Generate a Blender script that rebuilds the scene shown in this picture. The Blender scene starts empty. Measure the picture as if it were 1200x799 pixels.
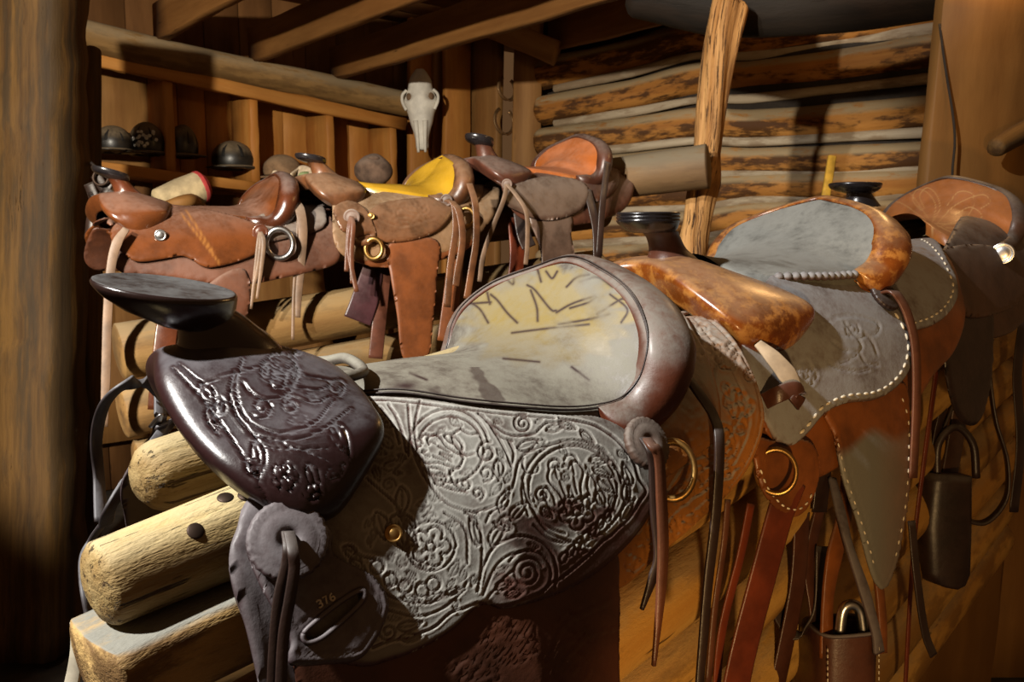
import bpy, math, random
import numpy as np
from mathutils import Vector
from mathutils.bvhtree import BVHTree

rng = np.random.RandomState(7)
random.seed(7)
scn = bpy.context.scene
COL = scn.collection

# ---------------------------------------------------------------- camera, world, lamps, exposure
PITCH = math.radians(7.1)
CAM = np.array([0, 0, 1.45])
FW = np.array([0, math.cos(PITCH), -math.sin(PITCH)])
UP = np.array([0, math.sin(PITCH), math.cos(PITCH)])
RT = np.array([1., 0, 0])
cd = bpy.data.cameras.new('camera'); cam = bpy.data.objects.new('camera', cd); COL.objects.link(cam)
cd.sensor_width = 36; cd.lens = 30; cd.clip_start = .02
cam.location = CAM; cam.rotation_euler = (math.pi/2-PITCH, 0, 0)
scn.camera = cam
cd.dof.use_dof = True; cd.dof.focus_distance = .86; cd.dof.aperture_fstop = 24
scn.view_settings.view_transform = 'Standard'; scn.view_settings.look = 'None'
scn.view_settings.exposure = 0; scn.view_settings.gamma = 1; scn.view_settings.use_curve_mapping = False
wd = bpy.data.worlds.new('world'); scn.world = wd; wd.use_nodes = True
bg = wd.node_tree.nodes['Background']; bg.inputs[0].default_value = (1, .50, .21, 1); bg.inputs[1].default_value = .095

def lamp(name, loc, to, power, col, size=.05, spot=None, blend=.3):
    ld = bpy.data.lights.new(name, 'SPOT' if spot else 'POINT')
    ld.energy = power; ld.color = col; ld.shadow_soft_size = size
    if spot: ld.spot_size = math.radians(spot); ld.spot_blend = blend
    o = bpy.data.objects.new(name, ld); COL.objects.link(o); o.location = loc
    o.rotation_euler = (Vector(to)-Vector(loc)).to_track_quat('-Z', 'Y').to_euler()
    return o
lamp('key_lamp', (-1.22, .06, 2.6), (.35, 1.1, 1.25), 390, (1, .97, .92), .03, 100)
lamp('back_fill_spot', (-1.3, -.6, 2.25), (-.6, 4.4, 1.75), 980, (1, .90, .74), .05, 54, .25)  # added spot, source unseen; brightens the back, cone misses the nearest saddle
lamp('low_warm_spot', (.12, -.45, 1.0), (.64, 1.35, .86), 66, (1, .62, .26), .035, 44, .4)  # warm spot on the lower-right logs, its source unseen
lamp('tungsten_bulb', (1.3, 2.4, 2.5), (0, 4, 2), 14, (1, .55, .2), .08)

# ---------------------------------------------------------------- geometry helpers
def ray(x, y): return FW+(x-600)/1000*RT-(y-399.5)/1000*UP
def P(x, y, d): return CAM+d*ray(x, y)
def project(W):
    d = np.asarray(W)-CAM; z = d@FW
    return 600+1000*(d@RT)/z, 399.5-1000*(d@UP)/z
class Frame:
    def __init__(s, x, y, d, vp, sc=1.0):
        s.o = P(x, y, d); a = ray(*vp); s.a = a/np.linalg.norm(a)
        n = np.cross([0, 0, 1], s.a); s.n = n/np.linalg.norm(n); s.u = np.cross(s.a, s.n)
        s.M = np.array([s.a, s.n, s.u]); s.sc = sc
    def W(s, L): return s.o+(np.asarray(L)*s.sc)@s.M
    def L(s, W): return ((np.asarray(W)-s.o)@s.M.T)/s.sc
    def onY(s, x, y, Y=0):
        r = s.M@ray(x, y)/s.sc; c = s.L(CAM); t = (Y-c[1])/r[1]; return c+t*r

def cr(pts, n, closed=False):
    """Catmull-Rom through control points, about n samples per span"""
    p = np.asarray(pts, float)
    if len(p) < 3 and not closed:
        t = np.linspace(0, 1, n+1)[:, None]; return p[0]*(1-t)+p[-1]*t
    if closed: q = np.vstack([p[-1], p, p[0], p[1]]); m = len(p)
    else: q = np.vstack([2*p[0]-p[1], p, 2*p[-1]-p[-2]]); m = len(p)-1
    t = np.linspace(0, 1, n, endpoint=False)[:, None]; out = []
    for i in range(m):
        a, b, c, d = q[i], q[i+1], q[i+2], q[i+3]
        out.append(.5*((2*b)+(c-a)*t+(2*a-5*b+4*c-d)*t**2+(3*b-a-3*c+d)*t**3))
    o = np.vstack(out)
    return o if closed else np.vstack([o, p[-1]])
def crgrid(G, nu, nv):
    G = np.asarray(G, float)
    A = np.stack([cr(G[i], nv) for i in range(G.shape[0])])
    return np.stack([cr(A[:, j], nu) for j in range(A.shape[1])], axis=1)

def snoise(p, seed=0, f=1.0, octs=3):
    """cheap smooth noise from sines; p (N,3)"""
    r = np.random.RandomState(seed); v = np.zeros(len(p)); a = 1.0
    for o in range(octs):
        for k in range(4):
            w = r.normal(size=3)*f; v += a*np.sin(p@w+r.uniform(0, 6.28))
        a *= .5; f *= 2.1
    return v/4

ROOTS = {}
def empty(name, loc, label, cat, group=None):
    o = bpy.data.objects.new(name, None); COL.objects.link(o); o.location = loc
    o.empty_display_size = .05
    o['label'] = label; o['category'] = cat
    if group: o['group'] = group
    ROOTS[o.name] = np.array(loc); o['_x'] = 0; del o['_x']
    return o
def worldloc(o):
    v = np.zeros(3)
    while o: v += np.array(o.location); o = o.parent
    return v
def tag(o, label, cat, group=None):
    o['label'] = label; o['category'] = cat
    if group: o['group'] = group
    return o
def mesh(name, V, F, mat, parent=None, attrs=None, smooth=True, origin=None, thick=None):
    V = np.asarray(V, float)
    if parent is not None: off = worldloc(parent)
    elif origin is not None: off = np.asarray(origin, float)
    else: off = np.array([V[:, 0].mean(), V[:, 1].mean(), V[:, 2].min()])
    me = bpy.data.meshes.new(name); me.from_pydata((V-off).tolist(), [], [list(map(int, f)) for f in F]); me.update()
    for k, a in (attrs or {}).items():
        a = np.asarray(a, np.float32)
        if a.ndim == 2:
            at = me.attributes.new(k, 'FLOAT_VECTOR', 'POINT'); at.data.foreach_set('vector', a.ravel())
        else:
            at = me.attributes.new(k, 'FLOAT', 'POINT'); at.data.foreach_set('value', a.ravel())
    if smooth: me.polygons.foreach_set('use_smooth', [True]*len(me.polygons))
    me.materials.append(mat)
    o = bpy.data.objects.new(name, me); COL.objects.link(o)
    if parent is not None: o.parent = parent
    else: o.location = off
    if thick:
        m = o.modifiers.new('thickness', 'SOLIDIFY'); m.thickness = thick; m.offset = -1
    return o
class MB:
    """collects shapes into one mesh"""
    def __init__(s): s.V = []; s.F = []; s.A = []; s.n = 0
    def add(s, V, F, lc=None):
        V = np.asarray(V, float); s.V.append(V); s.F += [[i+s.n for i in f] for f in F]
        s.A.append(np.zeros((len(V), 3)) if lc is None else np.asarray(lc)); s.n += len(V); return s
    def build(s, name, mat, parent=None, smooth=True, origin=None):
        return mesh(name, np.vstack(s.V), s.F, mat, parent, {'lc': np.vstack(s.A)}, smooth, origin)
def gridfaces(n, m, cu=False, cv=False):
    F = []
    for i in range(n if cu else n-1):
        for j in range(m if cv else m-1):
            F.append((i*m+j, i*m+(j+1) % m, ((i+1) % n)*m+(j+1) % m, ((i+1) % n)*m+j))
    return F
def loft(rings, caps=True):
    R = np.asarray(rings); n, m = R.shape[:2]; V = R.reshape(-1, 3); F = gridfaces(n, m, False, True)
    if caps: F = F+[list(range(m))[::-1], [(n-1)*m+k for k in range(m)]]
    return V, F
def tangents(p):
    t = np.gradient(p, axis=0); return t/np.maximum(np.linalg.norm(t, axis=1, keepdims=True), 1e-9)
def frames(p, ref=None):
    t = tangents(p); r = np.array([0, 0, 1.]) if ref is None else np.asarray(ref, float); a = []
    for i in range(len(p)):
        x = r-(r@t[i])*t[i]
        if np.linalg.norm(x) < .05: x = np.array([1., .3, .2])-(np.array([1., .3, .2])@t[i])*t[i]
        x /= np.linalg.norm(x); a.append(x)
        if ref is None: r = x
    a = np.array(a); return t, a, np.cross(t, a)
def tube(p, rad, m=10, ref=None):
    p = np.asarray(p, float); rad = np.broadcast_to(rad, len(p)); _, a, b = frames(p, ref)
    th = np.linspace(0, 2*math.pi, m, endpoint=False)
    return loft([p[i]+rad[i]*(np.cos(th)[:, None]*a[i]+np.sin(th)[:, None]*b[i]) for i in range(len(p))])
def ribbon(p, w, t, wdir):
    """strap: rounded rectangle section, width along wdir"""
    p = np.asarray(p, float); w = np.broadcast_to(w, len(p)); _, a, b = frames(p, wdir)
    sec = np.array([(-.5, -.25), (-.46, .5), (.46, .5), (.5, .25), (.5, -.25), (.46, -.5), (-.46, -.5), (-.5, .25)])
    sec = np.array([(-.5, -.3), (-.5, .3), (-.44, .5), (0, .5), (.44, .5), (.5, .3), (.5, -.3), (.44, -.5), (0, -.5), (-.44, -.5)])
    return loft([p[i]+sec[:, :1]*w[i]*a[i]+sec[:, 1:]*t*b[i] for i in range(len(p))])
def torus(c, nrm, R, r, m=28, k=8, squash=1.0, ref=(0, 0, 1)):
    nrm = np.asarray(nrm, float); nrm /= np.linalg.norm(nrm); u = np.asarray(ref, float)-np.dot(ref, nrm)*nrm; u /= np.linalg.norm(u); v = np.cross(nrm, u)
    th = np.linspace(0, 2*math.pi, m, endpoint=False); ph = np.linspace(0, 2*math.pi, k, endpoint=False); V = []
    for t in th:
        d = math.cos(t)*v+math.sin(t)*squash*u
        for q in ph: V.append(np.asarray(c)+d*(R+r*math.cos(q))+nrm*r*math.sin(q))
    return np.array(V), gridfaces(m, k, True, True)
def lathe(c, axis, prof, m=24, ref=(0, 0, 1)):
    """prof: list of (radius, height along axis)"""
    ax = np.asarray(axis, float); ax /= np.linalg.norm(ax); r = np.asarray(ref, float)
    if abs(r@ax) > .95: r = np.array([1., 0, 0])
    u = r-(r@ax)*ax; u /= np.linalg.norm(u); v = np.cross(ax, u); th = np.linspace(0, 2*math.pi, m, endpoint=False)
    return loft([np.asarray(c)+h*ax+q*(np.cos(th)[:, None]*u+np.sin(th)[:, None]*v) for q, h in prof])
def boxbetween(a, b, wdir, w, t, nseg=10, jitter=0.0, seed=0):
    """a sawn board from a to b: width w along wdir, thickness t"""
    p = np.linspace(a, b, nseg+1); _, x, y = frames(p, wdir)
    r = np.random.RandomState(seed); e = min(w, t)*.12
    sec = np.array([(-w/2+e, -t/2), (w/2-e, -t/2), (w/2, -t/2+e), (w/2, t/2-e), (w/2-e, t/2), (-w/2+e, t/2), (-w/2, t/2-e), (-w/2, -t/2+e)])
    rings = []; lc = []; Lg = np.linalg.norm(np.asarray(b)-np.asarray(a)); so = r.uniform(0, 30, 3)
    for i in range(nseg+1):
        s = sec+r.normal(size=sec.shape)*jitter
        rings.append(p[i]+s[:, :1]*x[i]+s[:, 1:]*y[i]); lc.append(np.column_stack([np.full(8, i/nseg*Lg), s])+so)
    V, F = loft(rings); return V, F, np.vstack(lc)
def loglike(pts, rad, seed=0, m=22, nseg=30, rough=.05, flat=None, endround=.5, bump=1.0, ridge=0.):
    """natural log through world points; rad list per control point"""
    p = cr(pts, max(2, nseg//max(1, len(pts)-1))); n = len(p)
    rr = np.interp(np.linspace(0, 1, n), np.linspace(0, 1, len(np.atleast_1d(rad))), np.atleast_1d(rad))
    _, a, b = frames(p, (0, 0, 1)); th = np.linspace(0, 2*math.pi, m, endpoint=False); r = np.random.RandomState(seed)
    L = np.concatenate([[0], np.cumsum(np.linalg.norm(np.diff(p, axis=0), axis=1))])
    rings = []; lc = []; so = r.uniform(0, 40, 3)
    def ring(i, k, sh, t):
        q = np.column_stack([np.full(m, L[i]*3.0), np.cos(th)*2, np.sin(th)*2])
        R = rr[i]*k*(1+rough*bump*snoise(q, seed, 1.0, 3))
        if ridge: R = R*(1+ridge*snoise(np.column_stack([np.full(m, L[i]*1.3), np.cos(th)*5, np.sin(th)*5]), seed+7, 1.0, 2))
        ca = np.cos(th)*R; sa = np.sin(th)*R
        if flat is not None: ca = np.minimum(ca, rr[i]*flat)
        rings.append(p[i]+sh*t+ca[:, None]*a[i]+sa[:, None]*b[i]); lc.append(np.column_stack([np.full(m, L[i]), ca, sa])+so)
    t0 = p[0]-p[1]; t0 /= np.linalg.norm(t0); t1 = p[-1]-p[-2]; t1 /= np.linalg.norm(t1)
    for k, s in ((.02, 1), (.55, .9), (.85, .55), (.96, .22)): ring(0, k, s*endround*rr[0], t0)
    for i in range(n): ring(i, 1, 0, t0)
    for k, s in ((.96, .22), (.85, .55), (.55, .9), (.02, 1)): ring(n-1, k, s*endround*rr[-1], t1)
    V, F = loft(rings); return V, F, np.vstack(lc)

# ---------------------------------------------------------------- materials
def nodes(name):
    m = bpy.data.materials.new(name); m.use_nodes = True; t = m.node_tree; b = t.nodes['Principled BSDF']
    return m, t, b
def N(t, typ, **kw):
    n = t.nodes.new(typ)
    for k, v in kw.items(): setattr(n, k, v)
    return n
def noise(t, scale, vec=None, detail=4, rough=.6):
    n = N(t, 'ShaderNodeTexNoise'); n.inputs['Scale'].default_value = scale; n.inputs['Detail'].default_value = detail; n.inputs['Roughness'].default_value = rough
    if vec is not None: t.links.new(vec, n.inputs['Vector'])
    return n.outputs['Fac']
def mrange(t, v, a, b, c=0, d=1):
    n = N(t, 'ShaderNodeMapRange'); n.interpolation_type = 'SMOOTHSTEP'
    for i, x in enumerate((a, b, c, d)): n.inputs[i+1].default_value = x
    t.links.new(v, n.inputs[0]); return n.outputs[0]
def math_(t, op, a, b):
    n = N(t, 'ShaderNodeMath', operation=op, use_clamp=op == 'ADD')
    for i, x in enumerate((a, b)):
        if isinstance(x, (int, float)): n.inputs[i].default_value = x
        else: t.links.new(x, n.inputs[i])
    return n.outputs[0]
def mixc(t, f, a, b):
    n = N(t, 'ShaderNodeMix', data_type='RGBA', clamp_factor=True)
    for i, x in ((0, f), (6, a), (7, b)):
        if isinstance(x, (int, float)): n.inputs[i].default_value = x
        elif isinstance(x, tuple): n.inputs[i].default_value = (*x[:3], 1)
        else: t.links.new(x, n.inputs[i])
    return n.outputs[2]
def attr(t, name, vec=False):
    n = N(t, 'ShaderNodeAttribute'); n.attribute_name = name
    return n.outputs['Vector' if vec else 'Fac']
def normz(t):
    g = N(t, 'ShaderNodeNewGeometry'); s = N(t, 'ShaderNodeSeparateXYZ'); t.links.new(g.outputs['Normal'], s.inputs[0]); return s.outputs[2]
def bump(t, b, h, strength, dist=.002):
    n = N(t, 'ShaderNodeBump'); n.inputs['Strength'].default_value = strength; n.inputs['Distance'].default_value = dist
    t.links.new(h, n.inputs['Height']); t.links.new(n.outputs[0], b.inputs['Normal'])
def leather(name, col, dust=(.23, .225, .2), da=.5, lo=.1, hi=.8, rough=.4, mott=.35, gd=0., rim_glint=None, paint=None, line=None, second=None, sscale=30, coat=0., bmp=.25, scr=.0):
    m, t, b = nodes(name); tc = N(t, 'ShaderNodeTexCoord').outputs['Object']
    n1 = noise(t, 14, tc, 5); n2 = noise(t, 90, tc, 5, .7)
    c = mixc(t, mrange(t, n1, .3, .7), tuple(x*(1-mott) for x in col), tuple(min(1, x*(1+mott)) for x in col))
    if second: c = mixc(t, mrange(t, noise(t, sscale, tc, 6, .7), .45, .62), c, second)
    if paint: c = mixc(t, attr(t, 'paint'), c, paint)
    if line: c = mixc(t, attr(t, 'line'), c, line)
    d = math_(t, 'MULTIPLY', mrange(t, normz(t), lo, hi), mrange(t, math_(t, 'ADD', math_(t, 'MULTIPLY', n1, .6), math_(t, 'MULTIPLY', n2, .4)), .25, .6))
    d = math_(t, 'MULTIPLY', d, da)
    if gd: d = math_(t, 'ADD', d, math_(t, 'MULTIPLY', attr(t, 'g'), gd))
    d = math_(t, 'MULTIPLY', d, math_(t, 'SUBTRACT', 1.0, attr(t, 'm')))
    if line: d = math_(t, 'MULTIPLY', d, math_(t, 'SUBTRACT', 1.0, attr(t, 'line')))
    c = mixc(t, d, c, dust)
    if rim_glint: c = mixc(t, math_(t, 'MULTIPLY', math_(t, 'MULTIPLY', attr(t, 'g'), -1.1), d), c, rim_glint)  # raised tooling rims lightened in the colour, like edges catching light
    t.links.new(c, b.inputs['Base Color'])
    rr = math_(t, 'ADD', rough, math_(t, 'MULTIPLY', d, .35)); rr = math_(t, 'ADD', rr, math_(t, 'MULTIPLY', math_(t, 'SUBTRACT', n2, .5), .25)); t.links.new(rr, b.inputs['Roughness'])
    b.inputs['Coat Weight'].default_value = coat; b.inputs['Coat Roughness'].default_value = .25
    bump(t, b, math_(t, 'ADD', n2, math_(t, 'MULTIPLY', noise(t, 400, tc, 2), .4)), bmp, .0015)
    return m
def wood(name, c1, c2, dark, dust=None, da=0., lo=.2, hi=.8, grain=22., rough=.7, bark=0., barkc=(.03, .015, .006), bmp=.5, along=1.2, crack=0.25, patch=.3, ct=.66, bd=.006):
    m, t, b = nodes(name); lc = attr(t, 'lc', True)
    mp = N(t, 'ShaderNodeMapping'); mp.inputs['Scale'].default_value = (along, grain, grain); t.links.new(lc, mp.inputs[0]); v = mp.outputs[0]
    mq = N(t, 'ShaderNodeMapping'); mq.inputs['Scale'].default_value = (patch, 1, 1); t.links.new(lc, mq.inputs[0]); lq = mq.outputs[0]
    g1 = noise(t, 1, v, 6, .65); g2 = noise(t, 3.3, v, 4, .7); n3 = noise(t, 5, lq, 4); n4 = noise(t, 20, lq, 6, .75)
    c = mixc(t, mrange(t, g1, .3, .7), c1, c2)
    c = mixc(t, mrange(t, n3, .35, .7, 0, .45), c, tuple(x*.5 for x in c1))
    cm = mrange(t, g2, ct, ct+.07); c = mixc(t, math_(t, 'MULTIPLY', cm, crack*3), c, dark)
    if bark: c = mixc(t, math_(t, 'MULTIPLY', mrange(t, math_(t, 'ADD', math_(t, 'MULTIPLY', n4, .5), math_(t, 'MULTIPLY', n3, .5)), .46, .56), bark), c, barkc)
    if dust:
        d = math_(t, 'MULTIPLY', mrange(t, normz(t), lo, hi), mrange(t, n4, .3, .5)); c = mixc(t, math_(t, 'MULTIPLY', d, da), c, dust)
    t.links.new(c, b.inputs['Base Color']); b.inputs['Roughness'].default_value = rough
    h = math_(t, 'ADD', math_(t, 'MULTIPLY', g1, .8), math_(t, 'MULTIPLY', math_(t, 'SUBTRACT', 1., cm), .6)); h = math_(t, 'ADD', math_(t, 'MULTIPLY', h, .5), math_(t, 'MULTIPLY', n4, .5))
    bump(t, b, h, bmp, bd); b.inputs['Specular IOR Level'].default_value = .25
    return m
def plain(name, col, rough=.5, metal=0., nz=.15, scale=30):
    m, t, b = nodes(name); tc = N(t, 'ShaderNodeTexCoord').outputs['Object']; f = noise(t, scale, tc, 5)
    c = mixc(t, mrange(t, f, .3, .7), tuple(x*(1-nz*2) for x in col), tuple(min(1, x*(1+nz)) for x in col)); t.links.new(c, b.inputs['Base Color'])
    b.inputs['Roughness'].default_value = rough; b.inputs['Metallic'].default_value = metal
    bump(t, b, f, .2, .002)
    return m
DUST = (.25, .245, .215)
M = dict(
    a_jockey=leather('dusty_tooled_leather', (.055, .018, .012), da=1.0, lo=-.35, hi=.25, rough=.45, gd=-.5, rim_glint=(.5, .49, .45)),
    a_fork=leather('polished_oxblood_leather', (.016, .0055, .006), dust=(.17, .17, .185), da=.45, lo=.62, hi=1.0, rough=.33, gd=.5, coat=.15, bmp=.15),
    a_horn=leather('polished_black_leather', (.016, .008, .007), dust=(.12, .125, .125), da=.75, lo=.8, hi=.97, rough=.22, coat=.3, bmp=.15),
    a_seat=leather('worn_grey_seat_leather', (.085, .065, .055), dust=(.19, .178, .14), da=1.0, lo=-.6, hi=.3, rough=.4, paint=(.23, .165, .045), line=(.035, .02, .02)),
    a_roll=leather('worn_cantle_leather', (.10, .024, .010), dust=(.17, .15, .125), da=.95, lo=.05, hi=.5, rough=.36, coat=.1),
    a_skirt=leather('tooled_brown_skirt_leather', (.27, .10, .016), dust=(.30, .285, .25), da=.95, lo=.4, hi=.75, rough=.45),
    a_fender=leather('dark_tooled_fender_leather', (.06, .018, .008), da=.15, rough=.45),
    a_plate=leather('purple_grey_leather', (.05, .028, .03), dust=(.14, .125, .13), da=.9, lo=-.4, hi=.3, rough=.4),
    string=leather('dark_saddle_string_leather', (.022, .011, .008), dust=(.15, .14, .13), da=.4, rough=.4),
    string_tan=leather('pale_saddle_string_leather', (.12, .07, .04), dust=(.22, .18, .14), da=.5, rough=.55),
    string_brown=leather('brown_saddle_string_leather', (.085, .028, .012), da=.2, rough=.4),
    latigo=leather('red_brown_latigo_leather', (.12, .022, .007), da=.1, rough=.4),
    b_hide=leather('mottled_orange_hide', (.15, .036, .004), dust=(.36, .24, .14), da=.5, lo=.3, hi=.95, rough=.26, second=(.36, .14, .026), sscale=42, coat=.35, bmp=.1),
    b_seat=leather('grey_suede_seat', (.10, .10, .09), dust=(.20, .20, .18), da=.9, lo=-.2, hi=.6, rough=.6, mott=.45, line=(.05, .05, .045)),
    b_jockey=leather('grey_dusty_leather', (.10, .06, .045), dust=(.225, .225, .23), da=1.0, lo=-.5, hi=.1, rough=.5),
    b_brown=leather('orange_brown_leather', (.17, .05, .01), dust=(.33, .29, .25), da=.45, lo=.3, hi=.9, rough=.42),
    b_fender=leather('shaded_fender_leather', (.16, .048, .01), dust=(.17, .16, .13), da=.0, rough=.5, paint=(.15, .145, .125)),  # paint is the lit dusty grey below a painted shadow
    c_seat=leather('tooled_orange_seat_leather', (.28, .09, .018), da=.12, rough=.4, line=(.42, .24, .10), mott=.2),
    c_dark=leather('dark_brown_leather', (.055, .025, .014), da=.4, lo=.2, hi=.9, rough=.4),
    c_black=leather('black_leather', (.012, .01, .011), dust=(.11, .12, .14), da=.7, lo=.7, hi=.97, rough=.25, coat=.3),
    d_leather=leather('glossy_chestnut_leather', (.085, .024, .006), dust=(.2, .13, .10), da=.5, lo=.45, hi=.95, rough=.3, mott=.3, coat=.3, line=(.3, .13, .03)),
    d_dark=leather('dark_chestnut_leather', (.06, .016, .006), dust=(.24, .2, .18), da=.5, lo=.5, hi=.95, rough=.25, coat=.4),
    d_skirt=leather('dull_chestnut_skirt', (.07, .022, .009), dust=(.15, .095, .07), da=.6, lo=.0, hi=.8, rough=.5),
    d_grey=leather('grey_brown_leather', (.09, .05, .034), dust=(.2, .175, .15), da=.7, lo=-.2, hi=.7, rough=.55),
    e_yellow=leather('yellow_padded_vinyl', (.33, .185, .008), da=.05, rough=.22, mott=.12, coat=.4, bmp=.05),
    e_brown=leather('worn_brown_leather', (.085, .032, .012), dust=(.2, .13, .08), da=.55, lo=.0, hi=.9, rough=.36, mott=.5, coat=.15),
    e_tan=leather('beige_skirt_leather', (.15, .075, .03), dust=(.25, .19, .125), da=.5, lo=-.1, hi=.8, rough=.6),
    e_rust=leather('rust_fender_leather', (.12, .034, .008), da=.1, rough=.5, mott=.3),
    e_purple=leather('dark_purple_strap', (.035, .012, .014), da=.2, rough=.4),
    f_orange=leather('bright_orange_seat_leather', (.28, .075, .014), dust=(.30, .24, .2), da=.25, lo=.2, hi=.9, rough=.35, mott=.2, coat=.2),
    f_brown=leather('grey_brown_saddle_leather', (.075, .042, .028), dust=(.18, .15, .125), da=.6, lo=-.1, hi=.8, rough=.42),
    f_dark=leather('dark_red_brown_leather', (.06, .02, .011), da=.3, lo=.2, hi=.9, rough=.38),
    black=plain('matte_black', (.008, .006, .005), .8),  # near-black of the helmet ridges themselves
    brass=plain('old_brass', (.42, .25, .08), .38, 1.), steel=plain('nickel_steel', (.5, .5, .5), .28, 1.),
    iron=plain('rusty_iron', (.05, .03, .02), .55, .7),
    thread=plain('cream_lacing', (.62, .55, .42), .7), bone=plain('bleached_bone', (.72, .68, .6), .6, nz=.1, scale=12),
    bonedark=plain('bone_hollow', (.16, .09, .045), .8),
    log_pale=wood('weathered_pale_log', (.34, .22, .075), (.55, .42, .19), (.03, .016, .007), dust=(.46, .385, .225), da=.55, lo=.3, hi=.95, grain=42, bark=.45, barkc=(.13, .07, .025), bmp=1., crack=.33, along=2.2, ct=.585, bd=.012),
    log_gold=wood('golden_log', (.46, .22, .04), (.62, .36, .09), (.05, .02, .006), dust=(.42, .34, .2), da=.4, lo=.3, hi=.9, grain=16, bark=.55, barkc=(.13, .055, .015), bmp=.8, crack=.35, bd=.01),
    log_stub=wood('grey_end_log', (.11, .062, .026), (.16, .095, .042), (.03, .016, .008), dust=(.12, .105, .075), da=.8, lo=-.2, hi=.6, grain=10, bark=.3, barkc=(.06, .03, .012), bmp=.5),
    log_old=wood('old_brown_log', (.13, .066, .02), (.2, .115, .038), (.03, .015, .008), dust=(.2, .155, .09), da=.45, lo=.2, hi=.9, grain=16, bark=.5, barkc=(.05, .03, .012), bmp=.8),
    log_grey=wood('grey_barked_log', (.2, .10, .032), (.3, .17, .055), (.04, .02, .01), dust=(.24, .215, .165), da=.9, lo=.1, hi=.55, grain=16, bark=.8, barkc=(.07, .03, .01), bmp=.8),
    log_wall=wood('wall_log', (.30, .115, .02), (.44, .20, .045), (.015, .007, .003), dust=(.34, .255, .145), da=.95, lo=.15, hi=.55, grain=14, bark=.9, barkc=(.045, .016, .004), bmp=1.),
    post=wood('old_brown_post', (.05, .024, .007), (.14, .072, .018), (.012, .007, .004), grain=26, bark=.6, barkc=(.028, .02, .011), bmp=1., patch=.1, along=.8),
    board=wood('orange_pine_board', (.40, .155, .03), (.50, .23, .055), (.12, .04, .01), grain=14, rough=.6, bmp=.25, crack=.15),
    joist=wood('brown_joist', (.16, .065, .015), (.24, .11, .03), (.03, .012, .004), grain=12, rough=.7, bmp=.4),
    plank=wood('wide_brown_plank', (.17, .075, .017), (.23, .11, .028), (.08, .03, .01), grain=9, rough=.65, bmp=.3, crack=.12),
    board_dk=wood('brown_pine_board', (.22, .10, .028), (.30, .15, .045), (.05, .02, .006), grain=14, rough=.65, bmp=.3, crack=.15),
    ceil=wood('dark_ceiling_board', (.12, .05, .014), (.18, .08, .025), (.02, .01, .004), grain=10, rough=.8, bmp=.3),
    log_brown=wood('brown_beam_log', (.2, .11, .035), (.3, .17, .06), (.05, .03, .015), dust=(.5, .42, .28), da=.35, lo=-.3, hi=.6, grain=14, bark=.4, barkc=(.06, .03, .01), bmp=.7),
    log_hewn=wood('hewn_log', (.40, .25, .09), (.52, .34, .13), (.05, .03, .012), dust=(.20, .195, .165), da=1., lo=.6, hi=.93, grain=14, bark=.8, barkc=(.07, .03, .01), bmp=1., bd=.014),
    chalk=wood('split_chinking_strip', (.32, .25, .165), (.46, .38, .27), (.12, .08, .04), grain=12, bark=.5, barkc=(.16, .09, .04), bmp=.6),
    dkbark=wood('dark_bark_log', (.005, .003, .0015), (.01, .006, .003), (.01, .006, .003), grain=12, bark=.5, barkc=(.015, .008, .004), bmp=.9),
    split=wood('split_crooked_post', (.20, .09, .024), (.40, .22, .08), (.03, .011, .004), grain=30, along=1., bmp=1., crack=.4, ct=.56, bd=.012, patch=.12, bark=.6, barkc=(.10, .04, .012)),
    shoe=plain('worn_iron_shoe', (.28, .17, .08), .45, .8), string_grey=leather('greyed_rein_leather', (.03, .022, .022), dust=(.16, .16, .17), da=.7, lo=-.2, hi=.8, rough=.4), horntip=plain('pale_horn', (.45, .4, .3), .4),
    chink=plain('dark_chinking', (.02, .013, .008), .9), dirt=plain('dirt_floor', (.06, .045, .03), .95, nz=.3, scale=6),
    helmet=leather('black_helmet_leather', (.014, .012, .01), dust=(.17, .125, .075), da=1., lo=.1, hi=.55, rough=.4, coat=.1),
    felt=leather('tan_felt', (.25, .15, .08), dust=(.3, .22, .14), da=.5, rough=.85), canvas=leather('cream_canvas', (.42, .33, .19), da=.2, rough=.85),
    fur=leather('grey_brown_fur', (.16, .10, .07), dust=(.3, .24, .2), da=.5, rough=.9, mott=.5), red=plain('faded_red_cloth', (.35, .03, .03), .8), pink=plain('pink_rope', (.55, .06, .09), .8),
    pale=plain('pale_hide', (.34, .26, .17), .75), stick=plain('yellow_painted_stick', (.45, .26, .03), .6), white=plain('whitewash', (.6, .6, .56), .8), green=plain('green_brass', (.1, .12, .05), .5),
)

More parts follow.
